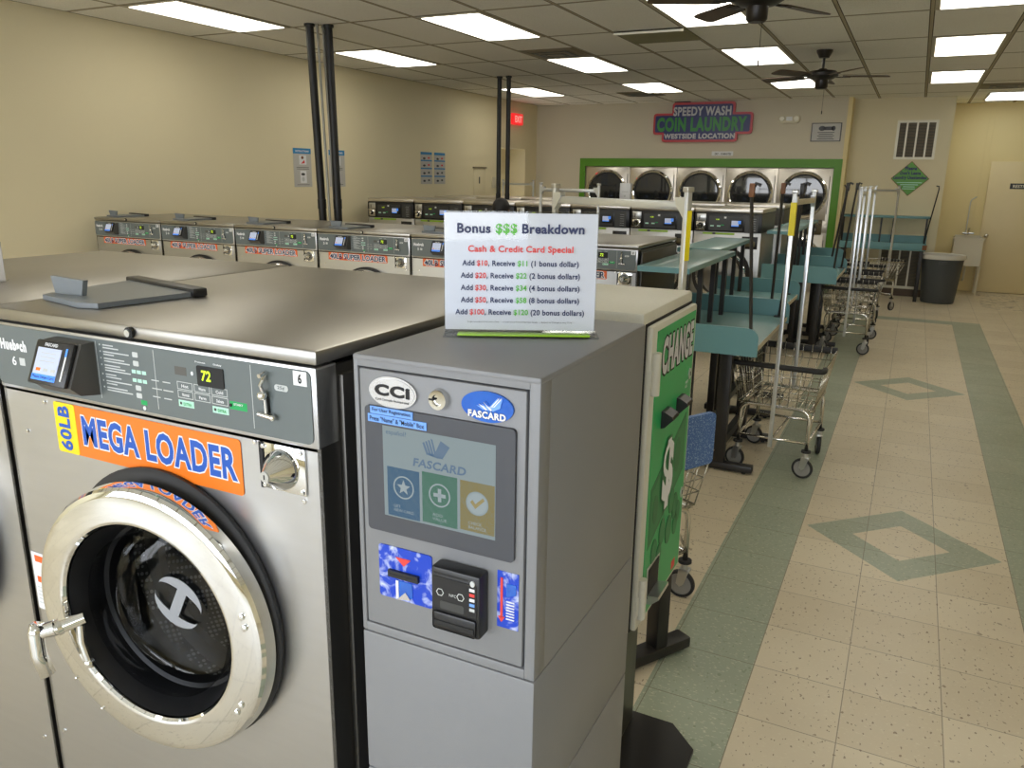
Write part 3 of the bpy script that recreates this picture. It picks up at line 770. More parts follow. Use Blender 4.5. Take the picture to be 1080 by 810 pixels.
    b.quad(X(-.723), Z(1.313), X(-.682), Z(1.328), yf, 'green_btn', .0008); b.text('START', X(-.712), Z(1.3215), X(-.69), Z(1.3255), yf-.0008, 'white', .02); b.disc(X(-.72), Z(1.3205), .003, .003, yf-.0015, yf, 'gap', 10)
    for i in range(3):
        for j in range(2): b.quad(X(-.92+.03*j), Z(1.34-.016*i), X(-.90+.03*j+.006*(i % 2)), Z(1.342-.016*i), yf, 'offwhite', .0006)
    b.rrect(X(-.615), Z(1.362), X(-.585), Z(1.373), .005, yf-.0008, yf, 'offwhite'); b.text('25¢', X(-.608), Z(1.364), X(-.592), Z(1.371), yf-.0008, 'panel', .02)
    b.box((X(-.572), yf-.001, Z(1.377)), (X(-.543), yf, Z(1.402)), 'white'); b.text(six, X(-.5615), Z(1.381), X(-.5535), Z(1.398), yf-.001, 'gap', .03)
    b.build('fascia_print', t)
    d = MB().rrect(X(-.797), Z(1.347), X(-.732), Z(1.384), .003, -.008, -.0055, 'gap').build('display', t)
    MB().text('72', X(-.785), Z(1.357), X(-.762), Z(1.377), -.0082, 'led', .03, shear=.1).build('digits', d)
    # coin slot lever
    c = X(-.632)
    b = MB(); b.cyl((c, -.004, Z(1.392)), (c, -.024, Z(1.388)), .004, 'chrome', 10).tube([(c, -.006, Z(1.392)), (c-.002, -.02, Z(1.37)), (c, -.014, Z(1.352)), (c, -.012, Z(1.32))], .0035, 'chrome', 8)
    b.sph((c-.003, -.016, Z(1.352)), .009, 'chrome', 12).cyl((c-.016, -.014, Z(1.317)), (c+.014, -.014, Z(1.314)), .0045, 'chrome', 10).sph((c+.015, -.014, Z(1.314)), .006, 'chrome', 10).box((c-.002, -.012, Z(1.32)), (c+.004, -.006, Z(1.348)), 'gap')
    b.build('coin_slot', t)
    # card reader wedge
    b = MB(); rx0, rx1 = X(-1.232), X(-1.082)
    x0, x1 = X(-1.235), X(-1.082)
    b.prism([(-.004, Z(1.398)), (-.004, Z(1.291)), (-.046, Z(1.298)), (-.066*k, Z(1.316)), (-.033*k, Z(1.397))], X(-1.183), X(-1.072), 'reader', 'X')
    b.build('card_reader', t, smooth=20)
    rd = t.children[-1]
    hh = .0875*k
    Mx = Matrix.Translation((0, -.0665*k, Z(1.3145))) @ Matrix.Rotation(-math.radians(22.5), 4, 'X')
    b = MB(); b.box((X(-1.190), -.010, 0), (X(-1.078), .0, hh), 'panel_black', .004)
    b.box((X(-1.178), -.0108, .008*k), (X(-1.108), -.010, .072*k), 'lcd'); b.box((X(-1.178), -.0113, .008*k), (X(-1.108), -.0106, .020*k), 'lcd_blue')
    b.text('Please Swipe Card', X(-1.174), .010*k, X(-1.111), .018*k, -.0114, 'navy', .01)
    b.text('FASCARD', X(-1.160), .0755*k, X(-1.122), .0820*k, -.0102, 'white', .03)
    b.box((X(-1.094), -.0113, .012*k), (X(-1.090), -.009, .076*k), 'white'); b.box((X(-1.0945), -.0118, .060*k), (X(-1.0895), -.0113, .076*k), 'lcd_blue')
    for q, c in enumerate(('orange', 'offwhite', 'offwhite')): b.box((X(-1.170+.022*q), -.0111, .026*k), (X(-1.157+.022*q), -.0107, .032*k), c)
    for q in range(3): b.box((X(-1.165), -.0111, (.045+.008*q)*k), (X(-1.122), -.0107, (.0465+.008*q)*k), 'offwhite')
    for v in b.bm.verts: v.co = Mx @ v.co
    b.build('screen', rd)
    # sticker
    if big:
        b = MB(); b.rrect(X(-1.232), Z(1.146), X(-.710), Z(1.255), .008, -.0015, -.0002, 'orange')
        b.rrect(X(-1.232), Z(1.146), X(-1.166), Z(1.255), .006, -.0022, -.0010, 'yellow')
        b.text('60LB', X(-1.222), Z(1.152), X(-1.184), Z(1.249), -.0022, 'blue', .04, vert=True)
        b.text('MEGA LOADER', X(-1.148), Z(1.172), X(-.722), Z(1.236), -.0016, 'blue', .035, outline=('white', .035))
        b.build('size_sticker', t)
    else:
        b = MB(); b.rrect(X(-1.30), Z(1.205), X(-.735), Z(1.262), .006, -.0015, -.0002, 'orange_red')
        b.text('40LB SUPER LOADER', X(-1.285), Z(1.213), X(-.75), Z(1.254), -.0016, 'navy', .02, outline=('white', .085))
        b.build('size_sticker', t)
    # coin box
    zc = Z(1.218); xc = X(-.612)
    b = MB(); b.box((X(-.662), -.004, Z(1.176)), (X(-.560), -.0004, Z(1.262)), 'chrome', .001)
    b.box((X(-.662), -.006, Z(1.176)), (X(-.654), -.004, Z(1.262)), 'gap'); b.build('coin_plate', t); cp = t.children[-1]
    MB().lathe([(.0, -.045), (.010, -.045), (.012, -.042), (.016, -.036), (.036*k, -.012), (.037*k, -.004)], (xc, 0, zc), 'chrome', 32).build('lock_cone', cp)
    MB().lathe([(0, -.048), (.0095, -.048), (.0095, -.043), (0, -.043)], (xc, 0, zc), 'zinc', 20).box((xc-.0012, -.0486, zc-.004), (xc+.0012, -.048, zc+.004), 'gap').build('keyhole', cp)
    b = MB()
    for x, z in ((-.653, 1.255), (-.568, 1.255), (-.653, 1.182), (-.568, 1.182)): b.lathe([(0, -.008), (.004, -.007), (.005, -.004)], (X(x), 0, Z(z)), 'chrome', 12)
    b.build('plate_rivets', cp)
    for x, z in ((-.675, 1.257), (-.568, 1.165), (-1.262, 1.248), (-1.335, 1.173), (-1.37, .40), (-.57, .35)):
        MB().lathe([(0, -.004), (.004, -.003), (.005, 0)], (X(x), 0, Z(z)), 'chrome', 12).build('rivet', t)
    # gasket, door ring, drum and glass
    g = MB(); g.lathe([(rr+.028, -.002), (rr+.030, -.012), (rr+.018, -.022), (rr-.012, -.022), (rr-.012, .11)], (cx, 0, cz), 'rubber', 64); g.build('door_gasket', t)
    MB().lathe([(rr-.013, .10), (rr-.013, D*.34), (0, D*.34)], (cx, 0, cz), 'perf', 64).lathe([(rr-.012, .13), (rr-.05, .135), (rr-.055, .15)], (cx, 0, cz), 'drum', 64).build('drum', t)
    dr = thing_door(t, k, (.050*k, -.080*k, zt-(1.41-.870)*k), .28*k, big)
    # soap flap on the lid
    b = MB(); fl = [(X(-1.40), .14), (X(-1.385), .105), (X(-1.22), .07), (X(-1.175), .085), (X(-1.14), .32), (X(-1.44), .385)]
    b.prism(fl, H+.001, H+.012, 'soap_grey', 'Z'); b.build('soap_flap', t); so = t.children[-1]
    MB().prism([(X(-1.385), H+.012), (X(-1.295), H+.012), (X(-1.285), H+.046), (X(-1.395), H+.050)], .135, .147, 'soap_grey', 'Y').build('flap_tab', so)
    Mh = Matrix.Translation((X(-1.29), .35, H+.008)) @ Matrix.Rotation(math.radians(-13), 4, 'Z')
    MB().box((-.165*k, -.018, -.0078), (.165*k, .018, .012), 'black', .004, M=Mh).build('flap_hinge', t)
    if six: pass
    MB().cyl((0, -.004, zt+.017), (0, -.013, zt+.017), .011, 'gap', 20).cyl((0, -.012, zt+.017), (0, -.016, zt+.017), .007, 'zinc', 16).build('lid_lock', t)
    if big:
        b = MB(); b.box((X(-1.392), -.001, Z(.73)), (X(-1.345), -.0002, Z(.875)), 'white')
        b.quad(X(-1.38), Z(.852), X(-1.345), Z(.868), -.0018, 'warn', .0008); b.quad(X(-1.38), Z(.80), X(-1.345), Z(.815), -.0018, 'warn', .0008)
        for q in range(5): b.quad(X(-1.385), Z(.745+.01*q), X(-1.35), Z(.748+.01*q), -.0018, 'offwhite', .0008)
        b.build('warning_label', t)
    return t
def thing_door(t, k, c, r, big):
    ri = .206*k
    prof = [(ri-.004, .045), (ri-.002, .01), (ri-.001, -.004), (ri+.003, -.009), (ri+.008, -.0105), (ri+.011, -.0105), (r-.018*k, -.0075), (r-.015*k, -.007), (r-.007*k, -.004), (r-.002*k, .003), (r, .012), (r+.001, .026), (r-.004, .034), (r-.012, .034), (r-.03, .03)]
    ph = .098 if big else .03
    d = MB().lathe(prof, (0, 0, 0), 'chrome', 128).build('door', t, loc=c, rot=(0, 0, ph), smooth=13)
    MB().lathe([(ri-.003, .0), (ri-.012, .03), (ri-.02, .07), (ri-.028, .075), (ri-.030, .10)], (0, 0, 0), 'black', 64).build('inner_ring', d)
    s = .174*k
    cup = [(s*1.0, .020), (s*1.0, .03), (s*.97, .062), (s*.92, .078), (s*.8, .086), (0, .088)]
    MB().lathe(cup, (0, 0, 0), 'glass', 64).build('glass_bowl', d)
    # H emblem
    b = MB(); e = .044*k; ey = .080
    def arc(sg):
        o = []
        for q in range(17): a = PI*q/16; o.append((e*1.3*math.cos(a), sg*(e*.28+e*.95*math.sin(a))))
        for q in range(15, 0, -1): a = PI*q/16; o.append((e*1.3*math.cos(a), sg*(e*.28+e*.42*math.sin(a))))
        return o
    b.prism(arc(1), ey, ey+.0015, 'bezel'); b.prism(arc(-1), ey, ey+.0015, 'bezel')
    b.prism([(-.012*k, -e*.72), (.012*k, -e*.72), (.012*k, e*.72), (-.012*k, e*.72)], ey, ey+.0015, 'bezel')
    bmesh.ops.rotate(b.bm, verts=b.bm.verts[:], cent=(0, 0, 0), matrix=Matrix.Rotation(.45, 3, 'Y'))
    bmesh.ops.translate(b.bm, verts=b.bm.verts[:], vec=(.0, 0, .0))
    for f in b.bm.faces: f.material_index = b.mi('emblem')
    b.build('emblem', d)
    # handle at the left
    b = MB(); hx = -ri+.018*k
    b.cyl((hx+.03, -.006, -.02), (hx-.012, -.05, -.035), .013, 'chrome', 20).cyl((hx-.002, -.036, -.030), (hx-.006, -.044, -.032), .017, 'chrome', 20)
    b.cyl((hx-.006, -.044, -.030), (hx-.030, -.062, -.036), .0165, 'chrome', 20, .014)
    b.tube([(hx-.028, -.064, -.018), (hx-.032, -.068, -.035), (hx-.030, -.070, -.08), (hx-.018, -.066, -.125)], .0145, 'chrome', 14)
    b.build('handle', d)
    b = MB(); b.tube([(hx+.022, -.012, -.035), (hx+.024, -.016, -.07), (hx+.034, -.014, -.115)], .009, 'chrome', 10).sph((hx+.035, -.014, -.117), .0115, 'chrome', 12)
    b.build('latch_tongue', d)
    b = MB()
    for a in (-28, -33, 12, 17): b.lathe([(0, -.015), (.006, -.012), (.0065, -.007)], ((r-.03*k)*math.cos(math.radians(a)), 0, (r-.03*k)*math.sin(math.radians(a))), 'chrome', 14)
    for a in (-165, -122, -140): b.lathe([(0, -.012), (.003, -.010), (.0035, -.006)], ((r-.012*k)*math.cos(math.radians(a)), 0, (r-.012*k)*math.sin(math.radians(a))), 'chrome', 10)
    b.build('hinge_bolts', d)
    return d
MT['emblem'] = mat('grey_etched_emblem', rgb(150, 152, 156), .4, 0, .03)

G60 = 'large 60LB front loaders in the foreground row'
m60 = loader(.876, 1.44, .92, True, '6', '6'); m60.location = (-.962, -2.6, 0)
tag(m60, 'large stainless washer with yellow and orange 60LB MEGA LOADER sticker, door slightly ajar', None, G60)
dup(m60, (-1.845, -2.6, 0), 0, 'stainless washer left of the 60LB machine, only its plain right edge and lid in view')
m40 = loader(.772, 1.347, .80, False, '5', '8')
Y40 = .80; W40 = .777
labs = ['orange-labelled 40LB washer at the far left end of its row, against the left wall',
        'orange-labelled 40LB washer between the wall-end machine and the one left of the black pipes',
        'orange-labelled 40LB washer immediately left of the near black pipes',
        'orange-labelled 40LB washer standing in front of the near black pipes',
        'orange-labelled 40LB washer whose sticker is cut off by the bonus sign left edge',
        'orange-labelled 40LB washer at the right end of its row, beside the teal shelf']
for i in range(6):
    p = (-5.72+W40*(i+.5), Y40, 0)
    if i == 0: m40.location = p; tag(m40, labs[0], None, '40LB super loader washers in the middle row')
    else: dup(m40, p, 0, labs[i])

# ------------------------------------------------------------------ black-fascia washers
def soft_washer():
    W, H, D = .655, 1.442, .78; hw = W/2
    t = thing('coin_washer', 'x', 'washing machine')
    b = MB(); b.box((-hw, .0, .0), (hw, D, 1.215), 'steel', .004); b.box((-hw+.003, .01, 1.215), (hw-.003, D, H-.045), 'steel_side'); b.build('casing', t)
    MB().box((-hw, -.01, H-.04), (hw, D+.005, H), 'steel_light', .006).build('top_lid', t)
    X = lambda q: -hw+W*(q-90)/450.; Z = lambda q: H-.045-(q-268)*(.18/142.)
    b = MB(); b.box((-hw+.002, -.012, 1.218), (hw-.002, .01, H-.042), 'panel_black', .004); b.build('control_fascia', t); f = t.children[-1]
    b = MB(); b.rrect(X(190), Z(400), X(415), Z(290), .006, -.0145, -.011, 'panel_dark')
    b.box((X(430), -.0145, Z(412)), (X(515), -.011, Z(282)), 'panel_dark')
    for k in range(6): b.quad(X(470), Z(305+17*k), X(500), Z(307+17*k), -.0158, 'offwhite', .0008)
    b.quad(X(232), Z(322), X(262), Z(310), -.0158, 'led_dim', .0008); b.text('0:28', X(236), Z(320), X(258), Z(312), -.0158, 'led', .02)
    b.quad(X(290), Z(308), X(305), Z(294), -.0158, 'white', .0008)
    for x in (200, 245): b.quad(X(x), Z(371), X(x+24), Z(361), -.0158, 'mint', .0008)
    b.quad(X(272), Z(362), X(292), Z(355), -.0158, 'green_btn', .0008); b.build('control_panel', f)
    b = MB(); b.box((X(335), -.035, Z(378)), (X(412), -.012, Z(315)), 'panel_black', .004)
    b.box((X(343), -.036, Z(365)), (X(392), -.0345, Z(322)), 'lcd'); b.box((X(386), -.0368, Z(345)), (X(405), -.0345, Z(322)), 'lcd_blue').box((X(343), -.0368, Z(365)), (X(392), -.0355, Z(358)), 'lcd_blue'); b.build('card_reader', f)
    b = MB(); b.box((X(105), -.016, Z(332)), (X(168), -.011, Z(276)), 'zinc', .001).box((X(122), -.018, Z(322)), (X(127), -.0155, Z(292)), 'gap'); b.build('coin_slot', f)
    b = MB(); b.box((X(103), -.015, Z(400)), (X(164), -.011, Z(336)), 'chrome_soft', .002).lathe([(0, -.052), (.012, -.052), (.015, -.045), (.030, -.02), (.036, -.014)], (X(133), 0, Z(367)), 'chrome', 28)
    b.lathe([(.016, -.046), (.026, -.032), (.0265, -.026)], (X(133), 0, Z(367)), 'black', 28); b.build('coin_lock', f)
    b = MB(); b.box((-hw+.02, -.008, 1.19), (-hw+.40*W/.655*1., .0, 1.208), 'lime'); b.box((-hw+.02, -.009, 1.19), (-hw+.09, -.008, 1.208), 'offwhite').disc(-hw+.2, 1.199, .018, .009, -.0095, -.008, 'panel_dark', 16).build('lime_label', t)
    b = MB(); b.box((hw-.18, -.004, 1.06), (hw-.03, .0, 1.18), 'black', .004).box((hw-.16, -.012, 1.085), (hw-.05, -.004, 1.135), 'olive', .006); b.build('soap_drawer', t)
    b = MB(); c = (-.03, 0, .80); b.lathe([(.285, 0), (.285, -.02), (.25, -.022)], c, 'rubber', 48); b.build('door_surround', t)
    b = MB(); b.lathe([(.25, -.02), (.245, -.035), (.21, -.045), (.19, -.04), (.185, -.01)], c, 'chrome', 56).build('door', t)
    dd = t.children[-1]
    MB().lathe([(.19, -.03), (.13, -.062), (0, -.078)], c, 'drum', 48).build('door_window', dd)
    MB().box((.17, -.06, .72), (.205, -.035, .86), 'zinc', .008).build('handle', dd)
    return t
YB = 4.4; W20 = .665
sw = soft_washer()
labs = ['black-fascia coin washer at the left end of its row, nearest the left wall',
        'black-fascia coin washer second along, below the pair of posters',
        'black-fascia coin washer left of the far black pipes, mostly behind the bonus sign',
        'black-fascia coin washer in front of the far pipes, hidden behind the bonus sign',
        'black-fascia coin washer just left of the yellow-taped chrome rack, its screen beside the bonus sign',
        'black-fascia coin washer framed inside the right end of the near chrome hanging bar',
        'black-fascia coin washer at the right end of its row, stainless side showing']
for i in range(7):
    p = (-5.628+W20*(i+.5), YB, 0)
    if i == 0: sw.location = p; tag(sw, labs[0], None, 'black-fascia coin washers in the back row')
    else: dup(sw, p, 0, labs[i])
# rear row, backs to the black-fascia row
t0 = soft_washer(); first = True
for i in range(7):
    p = (-5.35+W20*(i+.05), 6.72, 0); lab = 'lid of a coin washer facing away, standing behind the black-fascia row'
    if i == 0: t0.location = p; t0.rotation_euler = (0, 0, PI); tag(t0, lab, None, 'coin washers facing away behind the back row')
    else: dup(t0, p, PI, lab)

# ------------------------------------------------------------------ dryers
def dryer():
    W, H = .808, 1.90; hw = W/2
    t = thing('stack_dryer', 'x', 'dryer')
    MB().box((-hw+.002, 0, 0), (hw-.002, .9, H), 'steel_light', .003).build('cabinet', t)
    for zc, z0, z1 in ((1.50, 1.115, H-.02), (.50, .12, .915)):
        b = MB(); b.box((-hw+.012, -.012, z0), (hw-.05, 0, z1), 'steel_light', .004).box((hw-.045, -.006, z0+.1), (hw-.038, 0, z1-.1), 'gap'); b.build('door_panel', t)
        pn = t.children[-1]
        b = MB(); b.lathe([(.355, -.012), (.352, -.030), (.33, -.040), (.312, -.034), (.306, -.016)], (0, 0, zc), 'chrome', 72).lathe([(.306, -.02), (.285, -.018), (.28, .0)], (0, 0, zc), 'rubber', 72); b.build('porthole_ring', pn)
        MB().lathe([(.285, -.0185), (.2, -.021), (0, -.023)], (0, 0, zc), 'glass_dark', 64).build('porthole_glass', pn)
        b = MB(); b.box((hw-.075, -.03, zc-.09), (hw-.05, -.010, zc+.09), 'zinc', .005).build('latch', pn)
    b = MB(); b.box((-hw+.012, -.006, .93), (hw-.012, 0, 1.10), 'steel_light', .003).box((hw-.32, -.045, .90), (hw-.08, -.006, 1.13), 'olive', .006).cyl((hw-.13, -.045, 1.07), (hw-.13, -.055, 1.07), .018, 'chrome', 16)
    b.box((hw-.27, -.05, .94), (hw-.15, -.045, 1.02), 'panel_dark').box((hw-.255, -.053, .955), (hw-.165, -.05, 1.005), 'badge'); b.build('coin_box', t)
    return t
dr = dryer(); 
labs = ['stacked dryer at the left end of the bank, behind the small white box',
        'stacked dryer second in the bank, below the left end of the laundry sign',
        'stacked dryer in the middle of the bank, behind the tall yellow-taped chrome post',
        'stacked dryer behind the single black rod, left of the last one in the bank',
        'stacked dryer at the right end of the bank beside the green frame']
for i in range(5):
    p = (OX0+.404+.808*i, YD+.015, 0)
    if i == 0: dr.location = p; tag(dr, labs[0], None, 'stacked dryers in the green-framed wall')
    else: dup(dr, p, 0, labs[i])
t = thing('notice_box', 'small white box standing on a washer lid in front of the leftmost dryer', 'box', (-3.02, 6.35, 1.442))
MB().box((-.07, -.04, 0), (.07, .04, .21), 'white', .003).build('box', t)
MB().quad(-.04, .10, .04, .108, -.0415, 'offwhite').quad(-.01, .04, .01, .06, -.0415, 'offwhite').build('print', t)

# ------------------------------------------------------------------ card kiosk
KX0, KX1, KY, KD, KH = -.4545, -.1245, -2.6, .49, 1.444
t = thing('card_kiosk', 'tall grey powder-coated card payment kiosk with touch screen in the foreground', 'kiosk', ((KX0+KX1)/2, KY, 0))
ox = -(KX0+KX1)/2; W = (KX1-KX0)/2
b = MB(); 
dx0, dx1, dz0, dz1 = -.445+ox, -.143+ox, .968, 1.425
# upper cabinet as frame round the door recess
b.box((-W, 0, .951), (dx0, .04, KH-.006), 'kiosk', .003); b.box((dx1, 0, .951), (W, .04, KH-.006), 'kiosk', .003); b.box((dx0-.001, .0, dz1), (dx1+.001, .04, KH-.006), 'kiosk'); b.box((dx0-.001, .0, .951), (dx1+.001, .04, dz0), 'kiosk', .002)
b.box((-W, .036, .951), (-W+.02, KD, KH-.006), 'kiosk', .002); b.box((W-.02, .036, .951), (W, KD, KH-.006), 'kiosk', .002); b.box((-W+.018, KD-.02, .951), (W-.018, KD-.001, KH-.006), 'kiosk')
b.box((dx0-.004, .038, dz0-.004), (dx1+.004, .05, dz1+.004), 'gap')
b.box((-W-.0005, -.0005, KH-.012), (W+.0005, KD+.0005, KH), 'kiosk', .004)
b.build('upper_cabinet', t)
b = MB(); b.box((-W, .0, .02), (W, KD, .665), 'kiosk', .003).box((-W, .0, .667), (W, KD, .949), 'kiosk', .003).box((-W+.004, .004, .01), (W-.004, KD-.004, .952), 'gap').box((-W+.02, .02, 0), (W-.02, KD-.02, .02), 'panel_dark'); b.build('lower_cabinet', t)
d = MB().box((dx0+.003, -.001, dz0+.003), (dx1-.003, .03, dz1-.003), 'kiosk', .003).build('door', t)
def K(x): return x+ox
# badges
MB().disc(K(-.376), 1.390, .0445, .0255, -.005, -.001, 'badge').disc(K(-.376), 1.390, .041, .022, -.0058, -.005, 'badge').text('CCi', K(-.409), 1.383, K(-.343), 1.402, -.0058, 'gap', .05).text('Card Concepts Incorporated', K(-.408), 1.374, K(-.345), 1.379, -.0058, 'gap', .01).build('silver_badge', d)
b = MB().disc(K(-.2085), 1.391, .0435, .0235, -.005, -.001, 'fas_blue').text('FASCARD', K(-.240), 1.373, K(-.177), 1.384, -.0052, 'white', .04, outline=('navy', .04))
for q in range(5): b.prism([(K(-.226)+.004*q, 1.392+.002*q), (K(-.214)+.004*q, 1.386), (K(-.198)+.003*q, 1.392), (K(-.190)+.002*q, 1.408), (K(-.203)+.002*q, 1.393), (K(-.214)+.003*q, 1.391)][:6], -.0058-.0002*q, -.005, 'white' if q % 2 else 'sky_label')
b.build('blue_badge', d)
MB().lathe([(0, -.007), (.008, -.007), (.009, -.011), (.015, -.011), (.0165, -.006), (.017, -.001)], (K(-.291), 0, 1.391), 'chrome', 32).box((K(-.305), -.012, 1.390), (K(-.296), -.008, 1.3925), 'gap').build('lock', d)
# screen
MB().rrect(K(-.429), 1.151, K(-.160), 1.364, .007, -.007, -.0008, 'bezel').build('bezel', d)
b = MB(); y = -.0075
b.box((K(-.395), y, 1.182), (K(-.192), -.0065, 1.335), 'scr_grey')
b.quad(K(-.388), 1.184, K(-.327), 1.268, y, 'scr_blue', .0005); b.quad(K(-.322), 1.186, K(-.258), 1.271, y, 'scr_green', .0005); b.quad(K(-.253), 1.188, K(-.193), 1.270, y, 'scr_gold', .0005)
y = -.0078
for cxx in (-.357, -.290, -.223): 
    b.lathe([(.0195, y+.0002), (.0195, y-.0001), (.0172, y-.0001), (.0172, y+.0002)], (K(cxx), 0, 1.236), 'scr_pale', 32)
star = []
for q in range(10): a = PI/2+q*PI/5; r_ = .013 if q % 2 == 0 else .0055; star.append((K(-.357)+r_*math.cos(a), 1.236+r_*math.sin(a)))
b.prism(star, y-.0002, y+.0002, 'scr_pale')
b.quad(K(-.301), 1.233, K(-.279), 1.239, y, 'scr_pale', .0003); b.quad(K(-.293), 1.225, K(-.287), 1.247, y, 'scr_pale', .0003)
b.disc(K(-.223), 1.236, .0195, .0195, y-.0001, y+.0002, 'scr_pale', 30); b.prism([(K(-.235), 1.237), (K(-.231), 1.241), (K(-.226), 1.235), (K(-.213), 1.247), (K(-.210), 1.243), (K(-.226), 1.227)], y-.0005, y, 'scr_gold')
b.text('GET\nNEW CARD', K(-.376), 1.193, K(-.338), 1.205, y, 'scr_pale'); b.text('ADD\nVALUE', K(-.303), 1.193, K(-.277), 1.205, y, 'scr_pale'); b.text('CHECK\nBALANCE', K(-.238), 1.193, K(-.207), 1.205, y, 'scr_pale')
b.text('FASCARD', K(-.338), 1.277, K(-.242), 1.291, y, 'scr_text', .03, shear=.15); b.text('español?', K(-.388), 1.320, K(-.350), 1.330, y, 'scr_text')
for q in range(4): b.prism([(K(-.320)+.005*q, 1.318+.003*q), (K(-.313)+.005*q, 1.300), (K(-.292)+.003*q, 1.297), (K(-.296)+.004*q, 1.300), (K(-.310)+.005*q, 1.303), (K(-.317)+.005*q, 1.320+.002*q)], y-.0001, y+.0002, 'scr_text')
b.prism([(K(-.300), 1.299), (K(-.283), 1.299), (K(-.271), 1.318), (K(-.287), 1.326)], y-.0003, y+.0002, 'scr_text')
b.build('touch_screen', d)
b = MB(); b.box((K(-.417), -.0085, 1.3525), (K(-.337), -.0068, 1.3645), 'sky_label').text('For User Registration', K(-.413), 1.3550, K(-.341), 1.3625, -.0085, 'gap', .01)
b.box((K(-.422), -.0085, 1.3385), (K(-.312), -.0068, 1.3515), 'sky_label').text('Press "Name" & "Mobile" Box', K(-.418), 1.3410, K(-.316), 1.3490, -.0085, 'gap', .01)
b.build('blue_labels', d)
b = MB(); b.rrect(K(-.413), 1.030, K(-.309), 1.125, .005, -.003, -.0009, 'blue_art')
rs = random.Random(3)
b.quad(K(-.392), 1.072, K(-.333), 1.084, -.009, 'black', .007); b.quad(K(-.388), 1.0765, K(-.337), 1.0795, -.0095, 'gap', .001)
b.prism([(K(-.379), 1.108), (K(-.349), 1.108), (K(-.363), 1.094)], -.0042, -.003, 'red')
b.prism([(K(-.379), 1.066), (K(-.347), 1.066), (K(-.347), 1.040), (K(-.355), 1.034), (K(-.379), 1.032)], -.0042, -.003, 'fas_blue'); b.prism([(K(-.379), 1.066), (K(-.374), 1.066), (K(-.374), 1.034), (K(-.379), 1.032)], -.005, -.003, 'white')
b.prism([(K(-.377), 1.031), (K(-.350), 1.036), (K(-.360), 1.048)], -.006, -.004, 'badge')
b.build('card_slot_label', d)
b = MB(); b.box((K(-.293), -.032, 1.018), (K(-.205), -.0009, 1.127), 'black', .005)
b.box((K(-.288), -.036, 1.022), (K(-.210), -.032, 1.052), 'panel_black', .004).box((K(-.285), -.0372, 1.030), (K(-.213), -.0355, 1.038), 'gap'); b.build('card_reader', d); r_ = d.children[-1]
b = MB(); y = -.0325
b.box((K(-.288), -.0332, 1.055), (K(-.210), -.0318, 1.112), 'panel_black'); b.quad(K(-.286), 1.116, K(-.225), 1.119, y, 'gap', .001); b.disc(K(-.217), 1.114, .004, .005, -.0335, -.032, 'offwhite', 16)
for q, c in enumerate(('white', 'red', 'white', 'sky_label', 'offwhite')): b.quad(K(-.222), 1.101-.0085*q, K(-.213), 1.106-.0085*q, -.0338, c, .0005)
b.text('NFC', K(-.258), 1.083, K(-.245), 1.088, -.0334, 'offwhite')
for x in (-.275, -.238): b.lathe([(.007, -.0334), (.007, -.0337), (.0055, -.0337), (.0055, -.0334)], (K(x), 0, 1.086), 'offwhite', 6)
b.rrect(K(-.275), 1.058, K(-.232), 1.072, .003, -.0336, -.0332, 'panel_dark'); b.build('reader_print', r_)
b = MB(); b.box((K(-.190), -.002, 1.034), (K(-.153), -.0009, 1.131), 'blue_art')
b.quad(K(-.184), 1.052, K(-.180), 1.120, -.003, 'red', .001); b.prism([(K(-.188), 1.053), (K(-.176), 1.053), (K(-.182), 1.043)], -.003, -.002, 'red')
b.prism([(K(-.174), 1.112), (K(-.157), 1.112), (K(-.157), 1.095), (K(-.174), 1.088)], -.003, -.002, 'fas_blue')
for q in range(7): b.quad(K(-.174), 1.050+.005*q, K(-.160), 1.052+.005*q, -.003, 'white', .001)
b.build('swipe_label', d)
# sign on the kiosk
t = thing('bonus_sign', 'clear acrylic stand holding a white Bonus $$$ Breakdown notice on top of the kiosk', 'sign', (-.288, -2.336, KH), math.radians(26.5))
W, H = .1335, .2165
b = MB(); b.box((-W, -.004, .002), (W, -.0025, H), 'clear').box((-W, .0025, .002), (W, .004, H), 'clear').box((-W, -.0025, H-.002), (W, .0025, H), 'clear').box((-W-.001, -.030, .0), (W+.006, .034, .0028), 'clear'); b.build('acrylic_holder', t)
MB().box((-W+.001, -.002, .010), (W-.001, .002, H-.003), 'paper').build('paper_sheet', t)
MB().box((-W+.024, -.028, .003), (W-.010, -.006, .0065), 'lime', .001).build('green_strip', t)
b = MB(); y = -.0042
def line(parts, zc, h, wtot, off):
    """coloured runs of text centred on the sheet"""
    full = ''.join(p[0] for p in parts); x = -wtot/2+.0; 
    ws = []
    ref = glyphs('H', off)[2]; kz = h/(ref[3]-ref[1])
    adv = lambda s: (glyphs('|'+s+'|', off)[2][2]-glyphs('||', off)[2][2])
    tot = sum(adv(p[0]) for p in parts); kx = wtot/tot
    for s, m in parts:
        st = s.strip()
        if st:
            lead = len(s)-len(s.lstrip()); g = glyphs(st, off)[2]
            dx = adv(s[:lead]) if lead else 0
            b.text(st, x+(dx+.03)*kx, zc+g[1]*kz, x+(dx+.03+g[2]-g[0])*kx, zc+g[3]*kz, y, m, off)
        x += adv(s)*kx
line([('Bonus ', 'navy'), ('$$$', 'green'), (' Breakdown', 'navy')], .180, .0165, .222, .03)
line([('Cash & Credit Card Special', 'red')], .1475, .0112, .184, .026)
